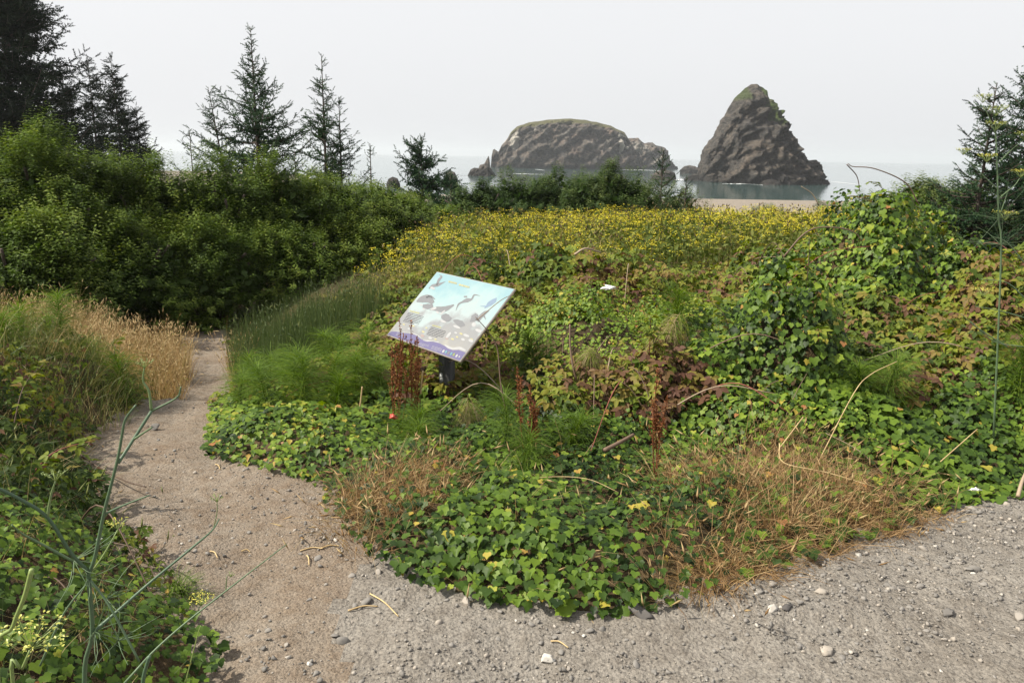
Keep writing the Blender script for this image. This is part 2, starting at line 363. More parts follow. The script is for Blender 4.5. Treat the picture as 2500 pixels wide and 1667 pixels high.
# ------------------------------------------------------------------ sea
m, t, o = nodes("sea_water"); L = t.links.new
tc = t.nodes.new("ShaderNodeTexCoord"); mp = t.nodes.new("ShaderNodeMapping"); mp.inputs["Scale"].default_value = (0.5, 1.3, 1); L(tc.outputs["Object"], mp.inputs[0])
w1 = t.nodes.new("ShaderNodeTexNoise"); w1.inputs["Scale"].default_value = 0.5; w1.inputs["Detail"].default_value = 5; L(mp.outputs[0], w1.inputs["Vector"])
w2 = t.nodes.new("ShaderNodeTexNoise"); w2.inputs["Scale"].default_value = 0.035; w2.inputs["Detail"].default_value = 3; L(mp.outputs[0], w2.inputs["Vector"])
b1 = t.nodes.new("ShaderNodeBump"); b1.inputs["Strength"].default_value = 0.07; b1.inputs["Distance"].default_value = 0.35; L(w1.outputs[0], b1.inputs["Height"])
b2 = t.nodes.new("ShaderNodeBump"); b2.inputs["Strength"].default_value = 0.06; b2.inputs["Distance"].default_value = 1.6; L(w2.outputs[0], b2.inputs["Height"]); L(b1.outputs[0], b2.inputs["Normal"])
p = t.nodes.new("ShaderNodeBsdfPrincipled"); p.inputs["Base Color"].default_value = (.045, .085, .080, 1); p.inputs["Roughness"].default_value = 0.07; p.inputs["IOR"].default_value = 1.33
L(b2.outputs[0], p.inputs["Normal"]); L(p.outputs[0], o.inputs[0]); SEA = m
SEAZ = -6.4
ax_ = axis(-300, 400, 50, -6000, 6000, 1.5); ay_ = axis(130, 800, 50, 100, 6500, 1.5)
X, Y = np.meshgrid(ax_, ay_); n_ = len(ax_)
i_, j_ = np.meshgrid(np.arange(len(ay_) - 1), np.arange(n_ - 1), indexing='ij')
g = Geo(); g.add(np.stack([X, Y, 0 * X + SEAZ], -1).reshape(-1, 3), np.stack([i_ * n_ + j_, i_ * n_ + j_ + 1, (i_ + 1) * n_ + j_ + 1, (i_ + 1) * n_ + j_], -1).reshape(-1, 4))
link("sea", g.mesh("sea", SEA), None, "calm grey sea out to the hazy horizon", None, None, "structure")
FOAM = plain("sea_foam", (.8, .82, .83), 0.7, (.6, .64, .66), scale=0.5)
def foam(u0, v0, u1, v1, w, seed, label):
    d0 = at(u0, v0, 100) - CAM; d1 = at(u1, v1, 100) - CAM
    a = CAM + d0 * ((SEAZ - CAMZ) / d0[2]); b = CAM + d1 * ((SEAZ - CAMZ) / d1[2])
    tt = np.linspace(0, 1, 40); P = a + (b - a) * tt[:, None]
    P[:, 1] += 5 * fbm(tt * 6 + seed, tt * 0 + seed, oct=3) ; P[:, 2] = SEAZ + 0.05
    ww = w * np.sin(tt * math.pi) ** 0.6 * (0.6 + 0.6 * np.abs(fbm(tt * 12 + seed * 3, tt * 0, oct=2)))
    g = Geo(); ribbon(g, P, ww, np.array([0, 1.0, 0])); link("sea_foam", g.mesh("sea_foam", FOAM), None, label, None, None, "stuff")
foam(1985, 440, 2110, 452, 16, 1, "white wash right of the pointed sea stack"); foam(1590, 437, 1710, 440, 7, 2, "white wash left of the pointed sea stack")
foam(1305, 414, 1330, 416, 8, 3, "white wash at the foot of the domed island"); foam(1500, 414, 1640, 418, 10, 4, "white water between the two sea stacks")
foam(1760, 449, 1860, 451, 3, 5, "thin foam line before the pointed sea stack"); foam(1230, 424, 1330, 426, 5, 6, "thin surf line by the spired rock")

# ------------------------------------------------------------------ sea stacks
def rock_mat(name, base, warm, dark, green, guano):
    m, t, o = nodes(name); L = t.links.new
    tc = t.nodes.new("ShaderNodeTexCoord")
    mp = t.nodes.new("ShaderNodeMapping"); mp.inputs["Rotation"].default_value = (0.3, 0.6, 0.2); mp.inputs["Scale"].default_value = (0.6, 0.6, 1.6); L(tc.outputs["Object"], mp.inputs[0])
    n1 = t.nodes.new("ShaderNodeTexNoise"); n1.inputs["Scale"].default_value = 0.16; n1.inputs["Detail"].default_value = 8; n1.inputs["Roughness"].default_value = 0.65; L(mp.outputs[0], n1.inputs["Vector"])
    n2 = t.nodes.new("ShaderNodeTexNoise"); n2.inputs["Scale"].default_value = 0.6; n2.inputs["Detail"].default_value = 9; n2.inputs["Roughness"].default_value = 0.78; L(mp.outputs[0], n2.inputs["Vector"])
    r = ramp(t, [(0.33, dark), (0.48, base), (0.66, warm)]); L(n1.outputs[0], r.inputs[0])
    r2 = ramp(t, [(0.40, (.26, .26, .28)), (0.60, (1.5, 1.42, 1.33))]); L(n2.outputs[0], r2.inputs[0])
    mm = t.nodes.new("ShaderNodeMix"); mm.data_type = 'RGBA'; mm.blend_type = 'MULTIPLY'; mm.inputs[0].default_value = 0.85; L(r.outputs[0], mm.inputs[6]); L(r2.outputs[0], mm.inputs[7])
    a = t.nodes.new("ShaderNodeAttribute"); a.attribute_name = "tint"   # 0 rock, toward 1 turf, toward -1 guano, below -1.5 wet tide band
    gr = t.nodes.new("ShaderNodeMapRange"); gr.inputs[1].default_value = 0.3; gr.inputs[2].default_value = 0.7; L(a.outputs["Fac"], gr.inputs[0])
    gw = t.nodes.new("ShaderNodeMapRange"); gw.inputs[1].default_value = -0.25; gw.inputs[2].default_value = -1.0; L(a.outputs["Fac"], gw.inputs[0])
    m2 = t.nodes.new("ShaderNodeMix"); m2.data_type = 'RGBA'; L(gr.outputs[0], m2.inputs[0]); L(mm.outputs[2], m2.inputs[6])
    g2 = ramp(t, [(0.3, tuple(x * .6 for x in green)), (0.7, green)]); L(n2.outputs[0], g2.inputs[0]); L(g2.outputs[0], m2.inputs[7])
    m3 = t.nodes.new("ShaderNodeMix"); m3.data_type = 'RGBA'; L(gw.outputs[0], m3.inputs[0]); L(m2.outputs[2], m3.inputs[6]); m3.inputs[7].default_value = (*guano, 1)
    ge = t.nodes.new("ShaderNodeNewGeometry"); sx = t.nodes.new("ShaderNodeSeparateXYZ"); L(ge.outputs["Position"], sx.inputs[0])
    tb = t.nodes.new("ShaderNodeMath"); tb.operation = 'MULTIPLY_ADD'; tb.inputs[1].default_value = 4.0; L(n1.outputs[0], tb.inputs[0]); L(sx.outputs[2], tb.inputs[2])
    td = t.nodes.new("ShaderNodeMapRange"); td.inputs[1].default_value = -1.0; td.inputs[2].default_value = -2.6; td.inputs[3].default_value = 0.0; td.inputs[4].default_value = 0.75; L(tb.outputs[0], td.inputs[0])
    m4 = t.nodes.new("ShaderNodeMix"); m4.data_type = 'RGBA'; L(td.outputs[0], m4.inputs[0]); L(m3.outputs[2], m4.inputs[6]); m4.inputs[7].default_value = (.022, .021, .020, 1); m3 = m4   # wet, weed-dark tide band
    vr = t.nodes.new("ShaderNodeTexVoronoi"); vr.feature = 'DISTANCE_TO_EDGE'; vr.inputs["Scale"].default_value = 0.42; L(mp.outputs[0], vr.inputs["Vector"])
    vs = t.nodes.new("ShaderNodeMath"); vs.operation = 'MULTIPLY_ADD'; vs.inputs[1].default_value = 0.5; L(vr.outputs["Distance"], vs.inputs[0]); L(n2.outputs[0], vs.inputs[2])
    b = t.nodes.new("ShaderNodeBump"); b.inputs["Strength"].default_value = 1.0; b.inputs["Distance"].default_value = 2.6; L(vs.outputs[0], b.inputs["Height"])
    p = t.nodes.new("ShaderNodeBsdfPrincipled"); p.inputs["Roughness"].default_value = 0.85; p.inputs["Specular IOR Level"].default_value = 0.2
    L(m3.outputs[2], p.inputs["Base Color"]); L(b.outputs[0], p.inputs["Normal"]); L(p.outputs[0], o.inputs[0]); return m
ROCK1 = rock_mat("brown_sea_rock", (.094, .087, .079), (.145, .120, .097), (.036, .035, .036), (.085, .125, .030), (.34, .31, .27))
ROCK2 = rock_mat("grey_sea_rock", (.105, .097, .086), (.16, .122, .10), (.042, .042, .045), (.125, .120, .050), (.42, .39, .34))
def stack(name, prof, Y, depth, mat, label, power=1.0, amp=1.0, turf=None, guano=None, nx=150, nt=72, freq=0.09, cat="sea rock"):
    freq *= 1.45
    """rock from its skyline (photo pixels, left to right) at distance Y: sections across it fall away to front and back"""
    P = np.array([at(u, v, Y) for u, v in prof])
    xs = np.linspace(P[0, 0], P[-1, 0], nx)
    o = np.argsort(P[:, 0], kind='stable'); zt = np.interp(xs, P[o, 0], P[o, 2]); H = np.maximum(zt - SEAZ, 0.0)
    Hm = H.max(); Wd = xs[-1] - xs[0]
    th = np.linspace(0, 1, nt)
    s = np.abs(2 * th - 1)                                    # 1 at both feet, 0 on the ridge
    zz = 1 - s ** power
    e = np.clip((xs - xs[0]) / Wd, 0, 1); D = depth * (0.25 + 0.75 * np.sqrt(np.clip(H / Hm, 0, 1))) * (np.clip(np.sin(e * math.pi), 0, 1) ** 0.45)
    yy = np.sign(2 * th - 1)[None] * s[None] ** 1.0 * D[:, None] * 0.5
    V = np.stack([np.repeat(xs[:, None], nt, 1), Y + yy, SEAZ - 1.5 + (H[:, None] + 1.5) * zz[None]], -1)
    c = V.reshape(-1, 3)
    q = np.stack([c[:, 0] * .8 + c[:, 2] * .55, c[:, 1], c[:, 2] * .8 - c[:, 0] * .5], -1) * freq
    n1 = ridged(q[:, 0] * 0.8, q[:, 1], q[:, 2] * 2.0, 5); n2 = fbm(q[:, 0] * 3, q[:, 1] * 3, q[:, 2] * 5, 4)
    zr = np.repeat(zz[None], nx, 0).ravel()
    edge = np.clip(zr * 8, 0, 1) * np.clip((1 - zr) * 6, 0.12, 1)
    a = amp * Hm * 0.045
    front = -np.sign(yy).ravel()
    n3 = ridged(q[:, 0] * 3.5 + 50, q[:, 1] * 3.5, q[:, 2] * 6, 3); disp = (n1 * 1.5 + n2 * 1.0 + n3 * .7) * a
    c = c.copy(); c[:, 1] -= front * disp * edge * 1.6; c[:, 2] += 0.25 * disp * np.clip(zr, 0.05, 1) * (1 - 0.75 * sm(.85, .97, zr)); c[:, 0] += 0.15 * n2 * a * edge
    tint = np.zeros(len(c))
    hn = (c[:, 2] - SEAZ) / Hm; xn = (c[:, 0] - xs[0]) / Wd
    nn = fbm(c[:, 0] * .12, c[:, 1] * .12, c[:, 2] * .12, 4)
    if turf: tint += turf(xn, hn, zr, nn)
    if guano: tint = np.where(tint > 0.3, tint, -guano(xn, hn, zr, nn))
    i, j = np.meshgrid(np.arange(nx - 1), np.arange(nt - 1), indexing='ij')
    F = np.stack([i * nt + j, (i + 1) * nt + j, (i + 1) * nt + j + 1, i * nt + j + 1], -1).reshape(-1, 4)
    g = Geo(); g.add(c, F, tint); ob = link(name, g.mesh(name, mat, False), None, label, cat); return ob
def c7(pts): return [(1650 + x * .20408, 180 + y * .20408) for x, y in pts]
def c8(pts): return [(1120 + x * .2381, 260 + y * .2381) for x, y in pts]
def c2(pts): return [(900 + x * .5102, 150 + y * .5102) for x, y in pts]
stack("sea_stack", c7([(298, 1330), (306, 1200), (314, 1010), (345, 950), (375, 870), (425, 790), (460, 750), (515, 700), (550, 600), (585, 520), (620, 450), (655, 390), (700, 300), (770, 235), (830, 175), (905, 127),
                       (955, 125), (985, 148), (1030, 165), (1080, 205), (1110, 290), (1150, 315), (1190, 350), (1215, 430), (1238, 500), (1250, 600), (1300, 630), (1345, 700), (1390, 770), (1430, 850), (1455, 910),
                       (1500, 945), (1545, 985), (1590, 1060), (1610, 1110), (1675, 1200), (1715, 1260), (1745, 1330)]), 285, 56, ROCK1,
      "tall pointed brown sea stack with green patch near its top", 1.05, 1.0,
      turf=lambda x, h, z, n: sm(0.40, 0.50, x + 0.06 * n + .10 * (h - .6)) * (1 - sm(0.63, 0.70, x)) * sm(0.46, 0.62, h + 0.12 * n) * (1 - sm(.95, .995, h)) * (.95 + .5 * n) + 0.6 * sm(.78, .86, h) * (1 - sm(.30, .35, x)), nx=190, nt=110, cat="sea stack")
stack("sea_stack", c8([(325, 640), (335, 600), (345, 455), (365, 438), (408, 472), (440, 400), (500, 330), (540, 262), (600, 210), (720, 172), (900, 145), (1100, 130), (1300, 145), (1450, 178), (1560, 205),
                       (1640, 245), (1690, 270), (1735, 335), (1790, 420), (1850, 520), (1885, 650)]), 545, 62, ROCK2,
      "broad domed sea stack with pale streaks and olive turf cap", 2.6, 1.2,
      turf=lambda x, h, z, n: sm(0.86, 0.95, z + 0.04 * n) * sm(.55, .7, h), guano=lambda x, h, z, n: (np.exp(-((x - .15) / .09) ** 2) + np.exp(-((x - .84) / .06) ** 2) * .9 + .3) * sm(.05, .5, n) * sm(.2, .4, h) * 1.3,
      nx=200, nt=110, freq=0.06, cat="sea stack")
stack("sea_stack", c8([(1680, 640), (1700, 340), (1735, 330), (1835, 325), (1870, 360), (1900, 382), (1940, 374), (1985, 372), (2020, 402), (2070, 410), (2110, 425), (2135, 480), (2132, 540), (2180, 575), (2240, 640)]), 610, 44, ROCK2,
      "lumpy grey sea stack behind the right end of the domed one", 2.2, 1.2, guano=lambda x, h, z, n: .6 * sm(.1, .5, n), nx=110, nt=60, freq=.08, cat="sea stack")
stack("sea_rock", c8([(15, 752), (90, 712), (120, 650), (155, 630), (205, 632), (215, 600), (262, 590), (285, 545), (306, 505), (318, 560), (320, 622), (350, 668), (375, 700), (410, 735)]), 310, 16, ROCK1,
      "low dark rock with a thin spire left of the domed stack", 1.6, .8, nx=80, nt=40, freq=.2)
stack("sea_rock", c8([(1955, 752), (1990, 700), (2030, 665), (2090, 650), (2160, 655), (2215, 680), (2225, 725), (2232, 752)]), 300, 12, ROCK1, "rounded dark rock behind the small seaside spruce", 1.8, 1, nx=60, nt=36, freq=.25)
stack("sea_rock", c2([(1490, 520), (1510, 502), (1535, 497), (1565, 503), (1585, 520)]), 420, 9, ROCK1, "small flat dark rock just left of the pointed stack", 1.8, 1, nx=40, nt=24, freq=.25)
stack("sea_rock", c7([(95, 1262), (140, 1225), (200, 1203), (260, 1200), (300, 1205), (340, 1250), (370, 1275)]), 292, 9, ROCK1, "low rock shelf at the left foot of the pointed stack", 1.6, 1, nx=40, nt=24, freq=.3)
stack("sea_rock", c7([(960, 1365), (1000, 1320), (1060, 1275), (1130, 1262), (1200, 1275), (1260, 1330), (1330, 1345), (1400, 1372)]), 255, 8, ROCK1, "jagged low rocks at the front foot of the pointed stack", 1.4, 1.6, nx=60, nt=30, freq=.35)
stack("sea_rock", c2([(355, 590), (365, 545), (385, 525), (412, 530), (425, 560), (430, 592)]), 190, 7, ROCK1, "dark blocky rock beside the bushy seaside spruce", 2.2, 1, nx=40, nt=30, freq=.3)
stack("sea_rock", c2([(85, 585), (95, 562), (115, 552), (138, 560), (150, 585)]), 190, 5, ROCK1, "low dark rock left of the bushy seaside spruce", 1.8, 1, nx=30, nt=24, freq=.3)

# ------------------------------------------------------------------ leaf shapes
def fan(outline, centre, zf):
    pts = [centre] + outline; V = np.array([(x, y, zf(x, y)) for x, y in pts]); n = len(outline)
    return V, np.array([(0, 1 + i, 1 + (i + 1) % n) for i in range(n)])
_half = [(0.0, 0.02), (0.21, -0.12), (0.45, -0.03), (0.45, 0.15), (0.57, 0.38), (0.33, 0.48), (0.22, 0.70), (0.0, 0.95)]
_out = _half + [(-x, y) for x, y in _half[-2:0:-1]]
IVY_T = fan(_out, (0, 0.30), lambda x, y: 0.16 * abs(x) - 0.20 * max(0, y - .3) ** 2 - .05 * max(0, -y))
_half2 = [(0.0, -0.02), (0.30, -0.06), (0.46, 0.16), (0.42, 0.34), (0.20, 0.46), (0.0, 0.80)]
IVY_T2 = fan(_half2 + [(-x * .9, y) for x, y in _half2[-2:0:-1]], (0, 0.25), lambda x, y: -0.12 * x * x + 0.10 * x - 0.1 * y * y)
def leaflet(ang, ox, oy, s):
    o = [(0, 0), (0.24, 0.22), (0.30, 0.45), (0.17, 0.75), (0, 1.0), (-0.17, 0.75), (-0.30, 0.45), (-0.24, 0.22)]
    c, sn = math.cos(ang), math.sin(ang)
    V = np.array([(ox + s * (x * c - y * sn), oy + s * (x * sn + y * c), s * (0.22 * abs(x) - 0.16 * y * y)) for x, y in o])
    return V, np.array([(0, 1, 2, 4), (0, 4, 6, 7), (2, 3, 4, 4), (4, 5, 6, 6)])
def trifoliate():
    Vs, Fs, n = [], [], 0
    for a, ox, oy, s in ((0, 0, .32, .68), (1.15, -.03, .28, .56), (-1.15, .03, .28, .56)):
        c, sn = math.cos(a), math.sin(a)
        o = [(0, 0), (0.27, 0.28), (0.25, 0.62), (0, 1.0), (-0.25, 0.62), (-0.27, 0.28)]
        V = np.array([(ox + s * (x * c - y * sn), oy + s * (x * sn + y * c), s * (0.3 * abs(x) - 0.22 * y * y)) for x, y in o])
        Vs.append(V); Fs.append(np.array([(0, 1, 2, 3), (0, 3, 4, 5)]) + n); n += 6
    return np.vstack(Vs), np.vstack(Fs)
BR_T = trifoliate()
def trifoliate_small():
    Vs, Fs, n = [], [], 0
    for a, ox, oy, s in ((0, 0, .32, .68), (1.15, -.03, .28, .56), (-1.15, .03, .28, .56)):
        c, sn = math.cos(a), math.sin(a); o = [(0, 0), (0.30, 0.45), (0, 1.0), (-0.30, 0.45)]
        Vs.append(np.array([(ox + s * (x * c - y * sn), oy + s * (x * sn + y * c), s * (0.3 * abs(x) - 0.22 * y * y)) for x, y in o])); Fs.append(np.array([(0, 1, 2), (0, 2, 3)]) + n); n += 4
    return np.vstack(Vs), np.vstack(Fs)
BR_TS = trifoliate_small()
WIL_T = (np.array([(0, 0, 0), (.22, .45, .06), (0, 1, -.06), (-.22, .45, .06)]), np.array([(0, 1, 2), (0, 2, 3)]))
OVAL_T = (np.array([(0, 0, 0), (.28, .45, .06), (0, 1, -.08), (-.28, .45, .06)]), np.array([(0, 1, 2), (0, 2, 3)]))
def twig_template(n=15, nl=0.27, w=0.085, seed=1):
    r = np.random.default_rng(seed); V, F = [], []
    for i in range(n):
        y = i / n + 0.02; a = i * 2.4 + r.random(); d = np.array([math.cos(a), 0.9, math.sin(a) * .8]); d /= np.linalg.norm(d)
        l = nl * (1.1 - 0.4 * y); b = len(V)
        V += [(0, y - w, 0), (0, y + w, 0), tuple(np.array([0, y, 0]) + d * l)]; F.append((b, b + 1, b + 2))
    return np.array(V, float), np.array(F)
TWIG = twig_template()

# ------------------------------------------------------------------ shrubs
def sprays(geo, base, ax, length, k, lsize, tint, T, droop=0.0):
    n = len(base); s = (np.arange(k)[None] + RNG.random((n, k))) / k
    ang = np.arange(k)[None] * 2.4 + RNG.random((n, 1)) * 6.3
    A = norm(np.cross(ax, rdir(n))); B = np.cross(ax, A)
    rad = np.cos(ang)[..., None] * A[:, None] + np.sin(ang)[..., None] * B[:, None]
    pos = base[:, None] + ax[:, None] * (length[:, None] * s)[..., None] + rad * 0.012
    tip = norm(ax[:, None] * (0.35 + 0.6 * s[..., None]) + rad * 0.8 + UP * (0.25 - droop))
    nr = norm(UP * 0.9 + rdir(n * k).reshape(n, k, 3) * 0.5 + ax[:, None] * 0.6)
    sz = lsize * (0.65 + 0.6 * RNG.random((n, k))) * (1.05 - 0.35 * s)
    tt = tint[:, None] + 0.25 * (s - 0.5) + 0.12 * RNG.normal(size=(n, k))  # brighter towards the tip: lit spray ends put into the leaf tint
    scatter(geo, T[0], T[1], pos.reshape(-1, 3), frames(nr.reshape(-1, 3), tip.reshape(-1, 3)), sz.ravel(), np.clip(tt.ravel(), 0, 1))
def shrub(name, u, Y, vtop, rx, ry, label, cat, mat, group, leaf=0.072, nsp=650, k=21, spl=0.28, T=WIL_T, tint=0.5, bottom=None, upright=0.35, lump=0.36, fill=1.0):
    top = at(u, vtop, Y); x0 = top[0]; z0 = float(base_z(np.array(x0), np.array(Y))) if bottom is None else bottom
    H = top[2] - z0; c = np.array([x0, Y, z0 + H * 0.42]); R = np.array([rx, ry, H * 0.58])
    n0 = int(nsp * (1.5 if mat is WILLOW else 1.25)); n = max(12, n0 // 6); an = RNG.uniform(0, 2 * math.pi, n); an = np.where((np.sin(an) > 0.35) & (RNG.random(n) < .7), -an, an)
    h = RNG.random(n) ** 0.75; rr = np.sqrt(np.clip(1 - h ** 2.2, 0.0, 1)) * np.where(RNG.random(n) < .35, np.sqrt(RNG.random(n)), 1.0)
    d = norm(np.stack([np.cos(an) * rr, np.sin(an) * rr, 0.15 + h ** 2 * 1.1], -1))
    q = np.stack([np.cos(an) * 2, np.sin(an) * 2, h * 3], -1) + np.array([x0, Y, 0]) * 0.7
    bump = 1 + lump * fbm(q[:, 0], q[:, 1], q[:, 2], 3) * 0.6
    dep = 1 - 0.40 * RNG.random(n) ** 1.9
    hz = np.sqrt(np.clip(1 - (rr * .999) ** 2, 0, 1)) ** (1 / 1.1)
    pos = np.stack([x0 + rx * np.cos(an) * rr * bump * dep, Y + ry * np.sin(an) * rr * bump * dep, z0 + H * np.where(rr < .98, np.minimum(h, hz), h) * (0.93 + .35 * (bump - 1)) * (1 - .3 * (1 - dep))], -1)
    ci_ = RNG.integers(n, size=n0); n = n0; ctone = RNG.normal(size=len(d))[ci_] * .12
    d = d[ci_]; pos = pos[ci_] + rdir(n) * np.array([.30, .30, .22]) * RNG.random((n, 1)) ** .6
    pos[:, 2] = np.maximum(pos[:, 2], z0 + 0.05)
    ax = norm(d * 0.8 + UP * upright + rdir(n) * 0.45)
    ln = spl * (0.6 + 0.8 * RNG.random(n))
    pos -= ax * ln[:, None] * 0.6
    root = thing(name, (x0, Y, z0), label, cat, group)
    g = Geo(); sprays(g, pos, ax, ln, k, leaf, np.clip(tint + ctone + 0.22 * fbm(pos[:, 0] * 1.1, pos[:, 1] * 1.1, pos[:, 2] * 1.1, 2) + 0.1 * RNG.normal(size=n), 0, 1), T)
    # large filler leaves inside the bush, its deep shade put into their dark tint
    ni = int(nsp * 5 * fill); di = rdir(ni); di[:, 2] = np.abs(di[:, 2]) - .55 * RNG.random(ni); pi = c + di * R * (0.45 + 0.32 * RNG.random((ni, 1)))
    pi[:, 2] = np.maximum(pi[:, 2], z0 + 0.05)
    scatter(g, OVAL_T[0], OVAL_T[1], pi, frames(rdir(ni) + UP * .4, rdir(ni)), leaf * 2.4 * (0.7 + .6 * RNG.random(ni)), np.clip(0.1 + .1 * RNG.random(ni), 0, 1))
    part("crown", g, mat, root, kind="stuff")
    g = Geo()
    for i in range(7):
        e = c + rdir(1)[0] * R * np.array([.7, .7, .3]) + UP * H * .25
        b = np.array([x0 + RNG.normal() * .12 * rx, Y + RNG.normal() * .1, z0 - .05])
        tube(g, curve([b, (b * .5 + e * .5) + np.array([0, 0, .1 * H]) + rdir(1)[0] * .12, e], 8), np.linspace(.035, .010, 9)[:len(curve([b, b, e], 8))] if False else .022, 5)
    part("trunk", g, BARK, root)
    return root

D = 2500 / 2352.0
WG = "willow bushes left of the path"
for (u, Y, vt, rx, ry, lab, sp) in [
    (40, 11.2, 300, 1.35, 1.2, "leftmost tall willow bush under the big dark spruce", 900),
    (105, 12.0, 262, 0.75, 0.9, "willow bush with the highest leafy tip, beside the dark spruces", 520),
    (215, 12.4, 330, 1.2, 1.2, "willow bush in front of the twin dark conifers", 820),
    (345, 12.8, 345, 1.2, 1.2, "willow bush right of the twin dark conifers", 800),
    (480, 13.2, 338, 1.25, 1.2, "full willow bush left of the tall open spruce", 850),
    (610, 13.8, 352, 1.3, 1.2, "willow bush straight under the tall open spruce", 850),
    (735, 14.6, 388, 1.25, 1.2, "willow bush under the double-topped spruce", 760),
    (850, 15.8, 408, 1.35, 1.3, "willow bush beneath the thin young spruce", 760),
    (950, 17.2, 448, 1.3, 1.3, "low willow bush in front of the bushy seaside spruce", 640),
    (1030, 18.6, 476, 1.0, 1.2, "last willow bush at the right end of the thicket", 480),
    (60, 9.9, 470, 1.2, 0.8, "lower willow bush at the left picture edge, in front", 720),
    (250, 11.2, 480, 1.2, 0.8, "lower willow bush behind the dry grass", 760),
    (450, 12.0, 500, 1.2, 0.8, "lower willow bush above the end of the path", 720),
    (640, 12.8, 510, 1.2, 0.8, "lower willow bush behind the green rushes", 700),
    (800, 14.0, 500, 1.2, 0.8, "lower willow bush left of the yellow flowers", 640)]:
    shrub("willow_bush", u * D, Y, vt * D, rx, ry, lab, "bush", WILLOW, WG, nsp=sp, tint=0.58)
shrub("willow_sapling", 35 * D, 7.2, 735 * D, 0.55, 0.45, "small bright willow sapling at left edge above the grass", "bush", WILLOW, None, leaf=0.05, nsp=150, k=24, spl=.35, tint=0.85, upright=1.5)
MG = "bushes behind the yellow flowers"
for (u, Y, vt, rx, ry, lab, sp, mt, ti, up) in [
    (1105, 21, 406, 1.5, 1.2, "dark bush right of the bushy seaside spruce", 420, SHRUB, 0.25, .5),
    (1190, 22, 386, 1.6, 1.2, "dark leafy bush left of the middle of the row", 480, SHRUB, 0.32, .5),
    (1275, 22.5, 376, 1.6, 1.2, "green leafy bush in the middle of the row", 480, SHRUB, 0.45, .5),
    (1400, 21, 366, 1.8, 1.4, "round tufted bush, the tallest of the row", 820, SHRUB, 0.55, 1.4),
    (1545, 24, 420, 1.4, 1.0, "pale grey-green bush under the small seaside spruce", 420, SHRUB, 0.95, 1.4),
    (1480, 23, 425, .6, .6, "small grey-green bush right of the round tufted bush", 200, SHRUB, 0.85, 1.4),
    (1765, 40, 462, 1.5, 1.2, "low pale bush alone in front of the sand", 300, SHRUB, 0.8, 1.2),
    (1900, 24, 462, 0.9, 0.9, "dark low bush right of the sand", 280, SHRUB, 0.35, .8),
    (2010, 20, 440, 1.1, 1.0, "low green bush behind the far ivy mound", 320, SHRUB, 0.5, .8),
    (2120, 17, 402, 1.1, 1.0, "grey-green bush on the right skyline", 480, SHRUB, 0.85, 1.2),
    (2215, 15.5, 412, 1.0, 1.0, "grey-green bush at the foot of the right spruces", 420, SHRUB, 0.75, 1.2)]:
    shrub("coastal_bush", u * D, Y, vt * D, rx, ry, lab, "bush", mt, MG, leaf=0.092, nsp=sp, k=22, T=OVAL_T if ti < .5 else WIL_T, tint=ti, upright=up)

